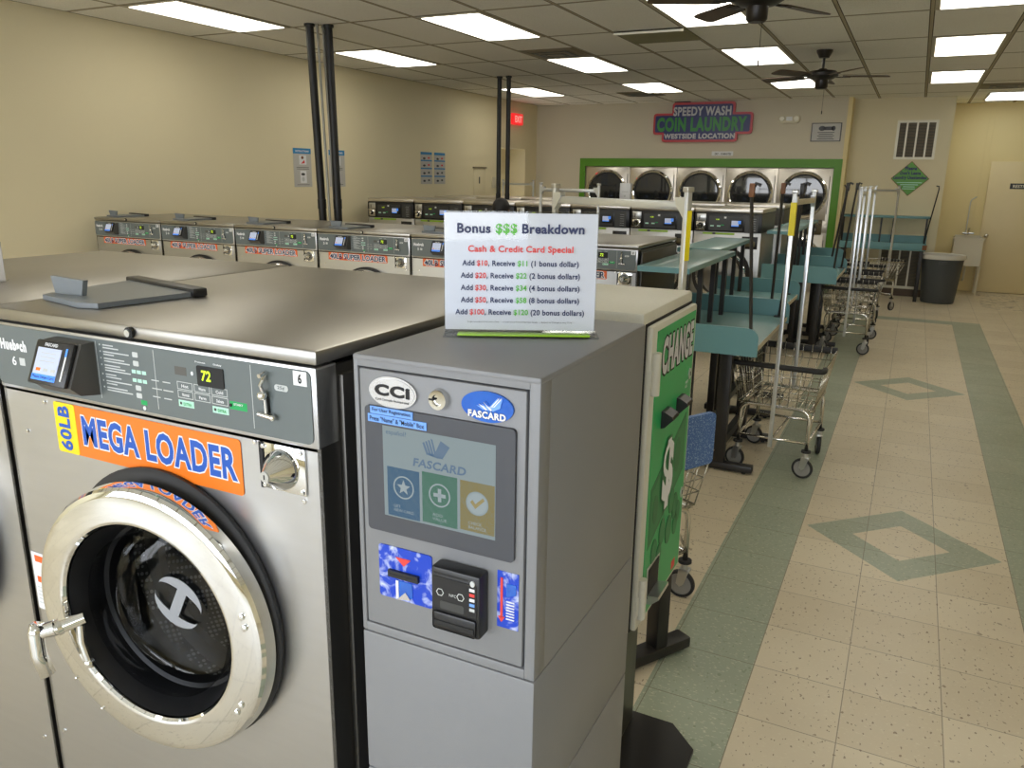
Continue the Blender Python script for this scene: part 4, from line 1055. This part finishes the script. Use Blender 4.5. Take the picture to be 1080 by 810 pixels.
for q, (a, c, n, w) in enumerate((('$10', '$11', '1 bonus dollar', .214), ('$20', '$22', '2 bonus dollars', .220), ('$30', '$34', '4 bonus dollars', .220), ('$50', '$58', '8 bonus dollars', .220), ('$100', '$120', '20 bonus dollars', .240))):
    line([('Add ', 'navy'), (a, 'red'), (', Receive ', 'navy'), (c, 'green'), (' ('+n+')', 'navy')], .1235-.0215*q, .0096, w*.955, .022)
line([('Single Laundry Card Users Only  -  Credit Card Processing Fees Apply  -  Subject to Change at Any Time', 'bezel')], .0235, .0022, .186, .0)
b.build('lettering', t)

# ------------------------------------------------------------------ change machine
t = thing('change_machine', 'cream enamelled cabinet with bright green CHANGE front on a black pedestal behind the kiosk', 'change machine', (-.20, -1.635, 0), PI/2)
hw = .2215; z0, z1 = .585, 1.42
b = MB(); b.box((-hw, .004, z0), (hw, .312, z1), 'cream', .008); b.build('cabinet', t)
b = MB(); b.box((-hw+.016, -.014, z0+.012), (hw-.012, .003, z1-.032), 'cream', .006).box((-hw+.012, .001, z0+.008), (hw-.008, .0045, z1-.027), 'gap'); b.build('door', t); d = t.children[-1]
gx0, gx1, gz0, gz1 = -.168, .190, .612, 1.372
b = MB(); b.box((gx0, -.016, gz0), (gx1, -.0138, gz1), 'chg_green'); b.build('green_face', d)
b = MB(); y = -.0162
b.text('CHANGE', -.122, 1.252, .176, 1.348, y, 'sign_white', .05, outline=('gap', .04)); b.text('CHANGE', -.128, 1.248, .170, 1.344, y+.0002, 'gap', .05)
# bank note and coins
def quadr(P, yy, m): b.prism(P, yy-.0005, yy, m)
quadr([(-.15, .80), (.165, .92), (.165, 1.09), (-.15, .965)], y+.0002, 'chg_dark'); quadr([(-.14, .815), (.155, .928), (.155, 1.075), (-.14, .953)], y-.0001, 'chg_mid')
b.disc(.09, .985, .03, .05, y-.001, y, 'chg_dark', 28); b.disc(-.10, .895, .022, .04, y-.001, y, 'chg_dark', 28)
for cxx, czz, r1 in ((-.02, .80, .035), (.045, .78, .038), (.10, .83, .036), (.135, .80, .03), (-.09, .77, .034), (.06, .86, .034), (.115, .77, .03), (-.04, .74, .03)): 
    b.disc(cxx, czz, r1*.8, r1*1.1, y-.0012, y, 'chg_dark', 24); b.disc(cxx, czz, r1*.62, r1*.88, y-.0016, y, 'chg_mid', 24)
b.text('$', -.055, .865, .045, 1.06, y-.0022, 'paper', .05, outline=('chg_dark', .03))
b.text('INSERT\nBILLS', .125, 1.165, .155, 1.185, y, 'white', .02)
b.quad(.112, .622, .150, .650, y, 'red', .0008)
b.build('face_print', d)
for x, label in ((-.070, 0), (.072, 0)):
    b = MB(); b.prism([(-.014, 1.112), (-.014, 1.158), (-.024, 1.157), (-.044, 1.146), (-.047, 1.139), (-.026, 1.116)], x-.028, x+.028, 'black', 'X').box((x-.025, -.046, 1.137), (x+.025, -.030, 1.140), 'gap'); b.build('bill_acceptor', d, smooth=20)
b = MB(); 
for x, z in ((.178, 1.198), (.182, .845)): b.disc(x-.012, z, .012, .016, -.0185, -.0155, 'zinc', 24).quad(x-.0135, z-.006, x-.0105, z+.006, -.0195, 'gap')
b.build('lock', d)
b = MB(); b.box((-.140, -.018, .640), (-.030, -.0158, .745), 'zinc', .001).box((-.132, -.0195, .655), (-.038, -.0178, .738), 'gap').prism([(-.018, .640), (-.018, .665), (-.048, .668), (-.050, .660), (-.03, .642)], -.132, -.038, 'zinc', 'X'); b.build('coin_tray', d)
for za, zb in ((1.222, 1.325), (.63, .74)):
    b = MB(); b.cyl((-.188, -.020, za), (-.188, -.020, zb), .012, 'cream', 16).box((-.205, -.016, za+.01), (-.180, -.004, (za+zb)/2+.01), 'cream', .003); b.build('hinge', t)
pdx = .045
b = MB(); b.box((-.10+pdx, .10, .012), (.10+pdx+.075, .28, z0), 'ped', .004); b.build('pedestal', t)
b = MB(); cut = .09; x0, x1, y0, y1 = -.23, .25, -.115, .31
b.prism([(x0+cut, y0), (x1-cut, y0), (x1, y0+cut), (x1, y1-cut), (x1-cut, y1), (x0+cut, y1), (x0, y1-cut), (x0, y0+cut)], 0, .014, 'blackiron', 'Z'); b.build('base_plate', t)
# T-leg work table behind the change machine
t = thing('floor_stand', 'black iron T-foot stand with square post rising behind the change machine', 'stand', (-.345, -1.05, 0), math.radians(-31))
b = MB(); b.box((-.035, -.24, .012), (.035, .16, .055), 'blackiron', .006).cyl((0, .13, 0), (0, .13, .014), .014, 'rubber').cyl((0, -.2, 0), (0, -.2, .014), .014, 'rubber'); b.build('foot', t)
MB().box((-.03, -.01, .05), (.03, .045, 1.0), 'blackiron', .004).build('post', t)
MB().box((-.045, -.03, 1.0), (.045, .06, 1.012), 'blackiron', .002).build('top_plate', t)

# ------------------------------------------------------------------ laundry folding tables
ZC, ZL = .83, .94
def fold_table(name_label, x0, x1, y0, y1, sx0, sx1, sy0, sy1, feet, rods, zs=1.25, group='teal folding tables along the aisle'):
    cx, cy = (x0+x1)/2, (y0+y1)/2
    t = thing('folding_table', name_label, 'table', (cx, cy, 0), 0, group)
    X = lambda v: v-cx; Y = lambda v: v-cy
    b = MB(); b.box((X(x0), Y(y0)+.02, ZC-.028), (X(x1)-.004, Y(y1)-.02, ZC), 'teal_top').box((X(x1)-.004, Y(y0)+.02, ZC-.028), (X(x1), Y(y1)-.02, ZC+.001), 'teal_edge', .001); b.build('counter', t)
    for ya in (y0, y1-.02):
        n = 8; r = .06; pts = [(X(x0), ZC-.045), (X(x1)+.01, ZC-.045), (X(x1)+.01, ZL-r)]
        for q in range(1, n+1): a = PI/2*q/n; pts.append((X(x1)+.01-r+r*math.cos(a), ZL-r+r*math.sin(a)))
        pts.append((X(x0), ZL)); MB().prism(pts, Y(ya), Y(ya)+.02, 'teal').build('end_panel', t)
    if sx0 is not None:
        b = MB(); b.box((X(sx0), Y(sy0), zs-.03), (X(sx1), Y(sy1), zs), 'teal_top', .003).box((X(sx0), Y(sy0)-.002, zs-.031), (X(sx1)+.002, Y(sy0), zs-.001), 'teal'); b.build('upper_shelf', t)
        n = 4
        for q in range(n):
            yy = sy0+.12+(sy1-sy0-.24)*q/(n-1)
            MB().box((X(sx1)-.055, Y(yy)-.014, ZC), (X(sx1)-.027, Y(yy)+.014, zs-.03), 'blackiron').build('shelf_post', t)
    for yf in feet:
        b = MB(); b.box((X(x1)-.50, Y(yf)-.03, .012), (X(x1)-.0, Y(yf)+.03, .055), 'blackiron', .006)
        for xx in (x1-.47, x1-.05): b.cyl((X(xx), Y(yf), 0), (X(xx), Y(yf), .014), .014, 'rubber', 12)
        b.build('foot', t)
        MB().box((X(x1)-.24, Y(yf)-.025, .05), (X(x1)-.17, Y(yf)+.025, ZC-.028), 'blackiron', .003).build('leg', t)
        MB().box((X(x1)-.44, Y(yf)-.02, .05), (X(x1)-.395, Y(yf)+.02, ZC-.028), 'blackiron', .003).build('leg', t)
    b = MB(); b.box((X(x1)-.225, Y(feet[0])+.025, .14), (X(x1)-.185, Y(feet[1])-.025, .19), 'blackiron').box((X(x1)-.225, Y(feet[0])+.025, ZC-.09), (X(x1)-.185, Y(feet[1])-.025, ZC-.05), 'blackiron').box((X(x1)-.225, Y(feet[0])+.025, .42), (X(x1)-.185, Y(feet[1])-.025, .46), 'blackiron'); b.build('stretcher', t)
    for (xb, yb, zb, xt, yt) in rods:
        b = MB(); b.tube([(X(xb), Y(yb), zb), (X(xt), Y(yt), 1.66), (X(xt)+.02, Y(yt), 1.70), (X(xt)+.045, Y(yt), 1.69)], .0095, 'blackiron', 8)
        if zb < ZC+.02: b.box((X(xb)-.03, Y(yb)-.02, zb), (X(xb)+.03, Y(yb)+.02, zb+.008), 'blackiron')
        b.box((X(xt)-.012, Y(yt)-.014, 1.63), (X(xt)+.016, Y(yt)+.014, 1.70), 'brown' if zb > .9 and yb < 2 else 'blackiron', .003)
        b.build('hanging_rod', t)
    return t
fold_table('teal folding table nearest the viewer, behind the change machine, with shelf beside the 40LB washers', -1.02, -.36, .74, 1.95, -1.02, -.73, .66, 1.90, (1.05, 1.72), [(-.395, .75, ZL-.01, -.455, .75), (-.41, 1.90, ZC, -.345, 1.90)])
fold_table('teal folding table second from the viewer, behind the nearest one', -1.10, -.44, 1.955, 3.12, -1.15, -.85, 1.97, 3.15, (2.3, 2.85), [(-.475, 1.965, ZL-.01, -.475, 1.98), (-.52, 3.06, ZC, -.47, 3.06)])
fold_table('teal folding table third along the aisle, beside the row of wire carts', -.93, -.26, 4.30, 5.47, -.92, -.69, 4.35, 5.5, (4.95, 5.30), [(-.285, 4.31, ZL-.01, -.25, 4.31), (-.30, 5.42, ZC, -.24, 5.42)])
fold_table('teal folding table farthest along the aisle, in front of the last dryer', -.97, -.38, 5.475, 6.65, -.97, -.72, 5.52, 6.9, (5.80, 6.35), [(-.41, 5.485, ZL-.01, -.33, 5.485)])
# wall counter
t = thing('wall_counter', 'long teal laundry counter with raised shelf standing against the vent wall', 'table', (-.07, 9.72, 0))
b = MB(); b.box((-.60, -.30, .79), (.60, .29, .82), 'teal_top').box((-.60, -.315, .745), (.60, -.30, .85), 'teal', .002); b.build('counter', t)
MB().box((-.60, .27, .82), (.60, .29, .93), 'teal').build('back_lip', t)
MB().box((.55, -.325, .76), (.61, -.30, .83), 'brown', .004).build('corner_guard', t)
MB().box((-.62, .0, 1.19), (.61, .28, 1.22), 'teal', .003).build('upper_shelf', t)
for x in (-.57, -.04, .12, .57): MB().box((x-.012, .02, .82), (x+.012, .045, 1.19), 'blackiron').build('shelf_post', t)
for x in (-.52, .55):
    MB().box((x-.025, -.29, 0), (x+.025, -.24, .79), 'blackiron', .003).build('leg', t); MB().box((x-.025, .20, 0), (x+.025, .25, .79), 'blackiron', .003).build('leg', t)
MB().tube([(.56, -.2, .82), (.66, -.2, 1.62), (.655, -.2, 1.66), (.62, -.2, 1.665)], .009, 'blackiron').build('hanging_rod', t)
MB().tube([(-.56, -.2, .82), (-.57, -.2, 1.62), (-.60, -.2, 1.66)], .009, 'blackiron').build('hanging_rod', t)

# ------------------------------------------------------------------ laundry carts
def cart(flap=False, tape=True, L=.60, rackz=1.66, front_tape=False, yr=None, yaws=(80, 76, 84, 15)):
    """origin on the floor at the middle of the wheelbase; front rim towards -Y"""
    t = thing('laundry_cart', 'x', 'cart')
    wx, wy = .20, L*.42
    b = MB(); zb = .415; r = .0115
    for s in (-1, 1):
        b.tube([(-wx, s*wy, .165), (-wx, s*wy, zb), (wx, s*wy, zb), (wx, s*wy, .165)], r, 'chrome_soft', 10, bend=.07)
        b.tube([(-wx, s*wy, .215), (wx, s*wy, .215)], .008, 'chrome_soft', 8)
        b.tube([(s*wx, -wy, .215), (s*wx, wy, .215)], .008, 'chrome_soft', 8)
        b.tube([(s*wx, -wy, .225), (s*wx, -wy+.16, zb-.02)], .007, 'chrome_soft', 8)
    b.tube([(-wx, -wy, zb), (-wx, wy, zb)], r, 'chrome_soft', 8); b.tube([(wx, -wy, zb), (wx, wy, zb)], r, 'chrome_soft', 8)
    b.tube([(0, -wy, .215), (0, wy, .215)], .007, 'chrome_soft', 8)
    b.build('frame', t)
    # basket
    b = MB(); zr = .665; w = .0032
    B0 = [(-.215, -L*.44), (.215, -L*.44), (.20, L*.45), (-.20, L*.45)]; T0 = [(-.265, -L*.50), (.255, -L*.50), (.235, L*.62), (-.235, L*.62)]
    def P(bi, ti, u, v):      # u along side, v up
        a = Vector((*B0[bi], zb+.01)).lerp(Vector((*B0[ti], zb+.01)), u); c = Vector((*T0[bi], zr)).lerp(Vector((*T0[ti], zr)), u); return a.lerp(c, v)
    for v, rr_ in ((0, .005), (.25, w), (.5, w), (.75, w), (1, .006)):
        b.tube([P(0, 1, 0, v), P(1, 2, 0, v), P(2, 3, 0, v), P(3, 0, 0, v)], rr_, 'wire', 6, closed=True)
    for i in range(4):
        n = 9 if i % 2 == 0 else 12
        for q in range(n): b.tube([P(i, (i+1) % 4, q/n, 0), P(i, (i+1) % 4, q/n, 1)], w, 'wire', 5)
    for q in range(1, 11):
        a = Vector((*B0[0], zb+.01)).lerp(Vector((*B0[1], zb+.01)), q/11); c = Vector((*B0[3], zb+.01)).lerp(Vector((*B0[2], zb+.01)), q/11); b.tube([a, c], w, 'wire', 5)
    for q in (.33, .66):
        a = Vector((*B0[0], zb+.006)).lerp(Vector((*B0[3], zb+.006)), q); c = Vector((*B0[1], zb+.006)).lerp(Vector((*B0[2], zb+.006)), q); b.tube([a, c], .004, 'wire', 5)
    b.build('basket', t)
    if flap:
        b = MB(); b.rrect(-.205, .635, .205, .845, .02, -L*.5-.045, -L*.5-.025, 'blue_speck'); b.build('blue_panel', t)
    else:
        b = MB(); b.tube([(-.262, -L*.35, zr+.002), (-.265, -L*.50-.004, zr+.002), (.255, -L*.50-.004, zr+.002), (.25, -L*.38, zr+.002)], .016, 'rubber', 10, bend=.03)
        b.build('bumper', t)
    b = MB(); b.box((-.235, L*.62-.012, zr-.02), (.235, L*.62+.014, zr+.02), 'rubber', .006)
    for q in range(8): b.tube([(-.2+.057*q, L*.62-.014, zr-.06), (-.2+.057*q, L*.62-.012, zr+.026), (-.2+.057*q, L*.62+.016, zr+.02)], .003, 'wire', 5)
    b.build('handle_pad', t)
    # rack
    b = MB(); y0, y1 = -L*.50-.012, (yr or L*.52)
    b.box((-.0115, y0-.0105, .18), (.0115, y0+.0105, rackz), 'white_tube', .003); b.box((-.0115, y1-.0105, .40), (.0115, y1+.0105, rackz), 'white_tube', .003)
    b.box((-.011, y0, rackz-.075), (.011, y1, rackz-.045), 'teal_edge' if front_tape else 'white_tube', .003)
    for s, yy in ((1, y0), (-1, y1)):
        b.prism([(yy, rackz-.11), (yy+s*.05, rackz-.05), (yy+s*.05, rackz-.03), (yy, rackz-.03)], -.013, .013, 'white_tube', 'X'); b.box((-.016, yy-.014, rackz-.012), (.016, yy+.014, rackz+.006), 'zinc', .003)
    b.build('hanging_rack', t)
    if tape:
        (MB().box((-.0155, y0-.0135, rackz-.24), (.0155, y0+.0135, rackz-.06), 'tape_yellow') if not flap else MB().box((-.011, y0-.0135, rackz-.25), (.011, y0-.0121, rackz-.075), 'tape_yellow')).build('yellow_tape', t)
    for sx_ in (-1, 1):
        for sy in (-1, 1):
            x, y = sx_*wx, sy*wy; ya = math.radians(yaws[(sx_+1)+(sy+1)//2]); CM = Matrix.Translation((x, y, 0)) @ Matrix.Rotation(ya, 4, 'Z'); xo, yo = x, y; x = y = 0.
            c = MB(); c.cyl((x, y, .162), (x, y, .174), .028, 'rubber', 16).cyl((x, y, .128), (x, y, .163), .014, 'zinc', 14)
            c.box((x-.018, y-.024, .122), (x+.018, y+.020, .136), 'zinc', .003)
            for s in (-1, 1): c.prism([(y-.024, .130), (y+.020, .130), (y+.028, .065), (y+.012, .052), (y-.004, .065)], x+s*.0165-.0015, x+s*.0165+.0015, 'zinc', 'X')
            for v in c.bm.verts: v.co = CM @ v.co
            co = c.build('caster', t)
            wb = MB().lathe([(0, -.010), (.010, -.012), (.012, -.008), (.048, -.008), (.049, -.012), (.058, -.011), (.061, -.006), (.061, .006), (.058, .011), (.049, .012), (.048, .008), (.012, .008), (.010, .012), (0, .010)], (x, y+.012, .061), 'wheel', 36, 'X')
            for f_ in wb.bm.faces:
                c0 = f_.calc_center_median()
                if math.hypot(c0.y-(y+.012), c0.z-.061) > .0475: f_.material_index = wb.mi('rubber')
            for v in wb.bm.verts: v.co = CM @ v.co
            wb.build('wheel', co)
    return t
c2 = cart(front_tape=True); c2.location = (-.265, 1.40, 0); c2.rotation_euler = (0, 0, math.radians(-3)); tag(c2, 'chrome wire laundry cart with black bumper standing beside the nearest teal table', None, 'wire laundry carts with tall hanging racks')
cl = cart(tape=True, L=.66, flap=True, rackz=1.685, yr=.42, yaws=(-35, 40, 25, 60)); cl.location = (-.70, -.60, 0); cl.rotation_euler = (0, 0, math.radians(61)); tag(cl, 'wire laundry cart with blue speckled panel and wide chrome hanging bar behind the change machine', None, 'wire laundry carts with tall hanging racks')
plain = cart(tape=False); plain.location = (-.17, 5.32, 0); tag(plain, 'wire laundry cart nearest of the cluster in the aisle beside the third teal table', None, 'wire laundry carts with tall hanging racks')
dup(plain, (-.15, 6.25, 0), math.radians(2), 'wire laundry cart second in the cluster of carts down the aisle')
dup(plain, (-.17, 7.25, 0), math.radians(-3), 'wire laundry cart third in the cluster, nested before the last one')
dup(plain, (-.14, 8.35, 0), math.radians(-48), 'wire laundry cart farthest in the aisle, turned sideways with white hanging bar')
dup(plain, (-2.52, 3.25, 0), math.radians(80), 'wire laundry cart between washer rows, only its thin hanging bar above the bonus sign')
dup(plain, (-5.25, 7.75, 0), math.radians(75), 'wire laundry cart behind the far pipes, only its pale rack showing')

# ------------------------------------------------------------------ ceiling fans
def fan(loc, angs, label):
    t = thing('ceiling_fan', label, 'fan', (loc[0], loc[1], CEIL), 0, 'dark ceiling fans')
    MB().lathe([(0, -.001), (.075, -.001), (.072, -.02), (.045, -.07), (0, -.072)], (0, 0, 0), 'fan', 32, 'Z').build('canopy', t)
    MB().cyl((0, 0, -.07), (0, 0, -.17), .013, 'fan', 16).build('downrod', t)
    MB().lathe([(0, -.16), (.03, -.165), (.05, -.18), (.12, -.19), (.145, -.21), (.145, -.235), (.10, -.262), (.06, -.27), (.058, -.335), (.045, -.35), (0, -.352)], (0, 0, 0), 'fan', 40, 'Z').build('motor', t)
    for a in angs:
        M = Matrix.Rotation(math.radians(a), 4, 'Z') @ Matrix.Translation((0, 0, -.235)) @ Matrix.Rotation(math.radians(11), 4, 'X')
        b = MB(); b.prism([(.20, -.055), (.30, -.062), (.56, -.068), (.60, -.06), (.61, -.04), (.61, .04), (.60, .06), (.56, .068), (.30, .062), (.20, .055)], -.004, .004, 'blade', 'Z')
        for v in b.bm.verts: v.co = M @ v.co
        bl = b.build('blade', t)
        b = MB(); b.box((.09, -.012, -.012), (.22, .012, -.004), 'fan', .003).prism([(.17, -.03), (.25, -.04), (.25, .04), (.17, .03)], -.009, -.004, 'fan', 'Z')
        for v in b.bm.verts: v.co = M @ v.co
        b.build('blade_arm', bl)
    MB().cyl((.03, 0, -.35), (.03, 0, -.55), .0015, 'fan', 6).cyl((.03, 0, -.55), (.03, 0, -.58), .005, 'fan', 8).build('pull_chain', t)
fan((-.61, 1.30), (-10, 62, 134, 206, 278), 'dark ceiling fan nearest the viewer, cut off by the top edge')
fan((-.64, 4.95), (18, 90, 162, 234, 306), 'dark bronze ceiling fan farther down the aisle, hanging whole in view')

# ------------------------------------------------------------------ person between the rows
def skin(name, V, E, Rr, m, parent=None, sub=2):
    me = bpy.data.meshes.new(name); me.from_pydata(V, E, []); o = bpy.data.objects.new(name, me); COL.objects.link(o)
    sm = o.modifiers.new('s', 'SKIN'); 
    if not me.skin_vertices: 
        bm = bmesh.new(); bm.from_mesh(me); bm.verts.layers.skin.verify(); bm.to_mesh(me); bm.free()
    for i, r in enumerate(Rr): me.skin_vertices[0].data[i].radius = (r, r) if isinstance(r, (int, float)) else r
    me.skin_vertices[0].data[0].use_root = True
    o.modifiers.new('b', 'SUBSURF').levels = sub; o.modifiers['b'].render_levels = sub
    me.materials.append(MT[m]); 
    if parent: o.parent = parent
    return o
# y forward: the person faces +Y, leaning a little
S = 1.50/1.70
t = thing('person', 'person with black hair in dark clothes between washer rows, only head top visible above sign', 'person', (-3.40, 3.55, 0))
V = [(0, 0, .90), (0, .01, 1.05), (0, .03, 1.22), (0, .04, 1.36), (0, .045, 1.44), (0, .06, 1.50), (0, .075, 1.585),
     (-.16, .035, 1.36), (-.20, .08, 1.12), (-.18, .25, 1.0), (.16, .035, 1.36), (.20, .08, 1.12), (.18, .25, 1.0),
     (-.09, 0, .84), (-.10, .02, .48), (-.10, -.01, .07), (-.10, .10, .03), (.09, 0, .84), (.10, .02, .48), (.10, -.01, .07), (.10, .10, .03)]
V = [(x*S, y*S, z*S) for x, y, z in V]
E_ = [(0, 1), (1, 2), (2, 3), (3, 4), (4, 5), (5, 6), (3, 7), (7, 8), (8, 9), (3, 10), (10, 11), (11, 12), (0, 13), (13, 14), (14, 15), (15, 16), (0, 17), (17, 18), (18, 19), (19, 20)]
R_ = [(.15, .10), (.13, .09), (.15, .10), (.13, .08), .052, (.066, .08), (.075, .088), .055, .042, .030, .055, .042, .030, .085, .058, .040, .035, .085, .058, .040, .035]
body = skin('body', V, E_, [(r[0]*S, r[1]*S) if isinstance(r, tuple) else r*S for r in R_], 'skin', t)
for s in (-1, 1):
    hx, hy, hz = s*.18*S, .25*S, 1.0*S
    hv = [(hx, hy, hz), (hx, hy+.05, hz-.005), (hx, hy+.08, hz-.01)]; he = [(0, 1), (1, 2)]; hr = [.022, .026, .022]
    for q, (dx, l) in enumerate(((-.024, .06), (-.008, .068), (.008, .065), (.022, .052))):
        n = len(hv); hv += [(hx+dx, hy+.09, hz-.012), (hx+dx*1.1, hy+.09+l*.5, hz-.02), (hx+dx*1.1, hy+.09+l, hz-.038)]; he += [(2, n), (n, n+1), (n+1, n+2)]; hr += [.009, .0085, .007]
    n = len(hv); hv += [(hx-s*.03, hy+.045, hz-.012), (hx-s*.045, hy+.08, hz-.03)]; he += [(1, n), (n, n+1)]; hr += [.010, .008]
    skin('hand', hv, he, hr, 'skin', t, 1)
shV = [(0, 0, .88), (0, .01, 1.05), (0, .03, 1.22), (0, .04, 1.36), (-.165, .035, 1.36), (-.19, .065, 1.2), (.165, .035, 1.36), (.19, .065, 1.2)]
skin('shirt', [(x*S, y*S, z*S) for x, y, z in shV], [(0, 1), (1, 2), (2, 3), (3, 4), (4, 5), (3, 6), (6, 7)], [(r[0]*S, r[1]*S) for r in [(.165, .12), (.145, .105), (.165, .115), (.14, .095), (.066, .066), (.058, .058), (.066, .066), (.058, .058)]], 'cloth', t)
trV = [(0, 0, .92), (-.09, 0, .82), (-.10, .02, .48), (-.10, -.01, .10), (.09, 0, .82), (.10, .02, .48), (.10, -.01, .10)]
skin('trousers', [(x*S, y*S, z*S) for x, y, z in trV], [(0, 1), (1, 2), (2, 3), (0, 4), (4, 5), (5, 6)], [(r[0]*S, r[1]*S) for r in [(.16, .115), (.1, .1), (.072, .072), (.062, .062), (.1, .1), (.072, .072), (.062, .062)]], 'jeans', t)
hz = 1.585*S
MB().sph((0, .062*S, hz+.012), .098*S*1.02, 'hair', 28, (1., 1.12, 1.12)).build('hair', t)
b = MB()
for s in (-1, 1): b.sph((s*.032*S, .155*S, hz+.002), .011, 'white', 12)
b.sph((0, .172*S, hz-.022), .013, 'skin', 10, (1, 1.2, 1.3)).box((-.022, .15*S, hz-.058), (.022, .158*S, hz-.050), 'red', .003)
for s in (-1, 1): b.sph((s*.090*S, .07*S, hz-.01), .018, 'skin', 10, (.4, .8, 1.3))
b.build('face', t)

# ------------------------------------------------------------------ paper stand at the left edge
t = thing('paper_notice', 'translucent paper notice standing on the left washer lid, cut by the left edge', 'sign', (-1.835, -2.43, 1.4412), math.radians(38))
MB().box((-.12, -.002, .0), (.12, .0, .10), mat('grey_notice', rgb(165, 158, 146), .5)).build('sheet', t)
MB().box((-.12, -.02, 0), (.12, .02, .003), 'clear').build('base', t)
b = MB()
for q in range(5): b.quad(-.10, .012+.016*q, .09-.02*(q % 2), .016+.016*q, -.003, 'panel', .0008)
b.build('print', t)

# ------------------------------------------------------------------ camera, light
yaw, pitch, roll = .4604, -.2582, .0142
C = Vector((1.037, -11.749, 5.64))*FT
f = Vector((-math.sin(yaw)*math.cos(pitch), math.cos(yaw)*math.cos(pitch), math.sin(pitch)))
r0 = Vector((math.cos(yaw), math.sin(yaw), 0)); u0 = r0.cross(f)
rt = r0*math.cos(roll)+u0*math.sin(roll); up = -r0*math.sin(roll)+u0*math.cos(roll)
cam = bpy.data.cameras.new('camera'); co = bpy.data.objects.new('camera', cam); COL.objects.link(co)
Mc = Matrix((rt, up, -f)).transposed().to_4x4(); Mc.translation = C; co.matrix_world = Mc
cam.sensor_width = 36; cam.lens = 830.3/1080*36; cam.clip_start = .02; SC.camera = co

w = bpy.data.worlds.new('sky'); SC.world = w; w.use_nodes = True; nt = w.node_tree
bg = nt.nodes['Background']; L = nt.links.new
geo = nt.nodes.new('ShaderNodeTexCoord'); sp = nt.nodes.new('ShaderNodeSeparateXYZ'); L(geo.outputs['Generated'], sp.inputs[0])
rp = nt.nodes.new('ShaderNodeValToRGB'); L(sp.outputs['Z'], rp.inputs['Fac'])
rp.color_ramp.elements[0].position = 0; rp.color_ramp.elements[0].color = (.95, .97, 1, 1)
rp.color_ramp.elements[1].position = .6; rp.color_ramp.elements[1].color = (.62, .76, 1, 1)
L(rp.outputs['Color'], bg.inputs['Color']); bg.inputs['Strength'].default_value = 9.2
# daylight portals in the storefront openings
for xa, xb in ((-5.45, -3.16), (-3.04, -.46), (-.34, 2.24)):
    l = bpy.data.lights.new('daylight_opening', 'AREA'); l.shape = 'RECTANGLE'; l.size = xb-xa; l.size_y = 2.17; l.cycles.is_portal = True
    o = bpy.data.objects.new('daylight_opening', l); COL.objects.link(o); o.location = ((xa+xb)/2, YF-.08, 1.53); o.rotation_euler = (-PI/2, 0, PI)
    o.rotation_euler = Vector((0, 1, 0)).to_track_quat('-Z', 'Z').to_euler()
SC.view_settings.view_transform = 'Standard'; SC.view_settings.look = 'None'; SC.view_settings.exposure = -.36; SC.view_settings.gamma = 1; SC.view_settings.use_curve_mapping = False
cy = SC.cycles; cy.use_denoising = True; cy.max_bounces = 8; cy.diffuse_bounces = 4; cy.glossy_bounces = 5; cy.transmission_bounces = 6; cy.transparent_max_bounces = 10; cy.caustics_reflective = False; cy.caustics_refractive = False; cy.sample_clamp_indirect = 4.; cy.use_light_tree = True
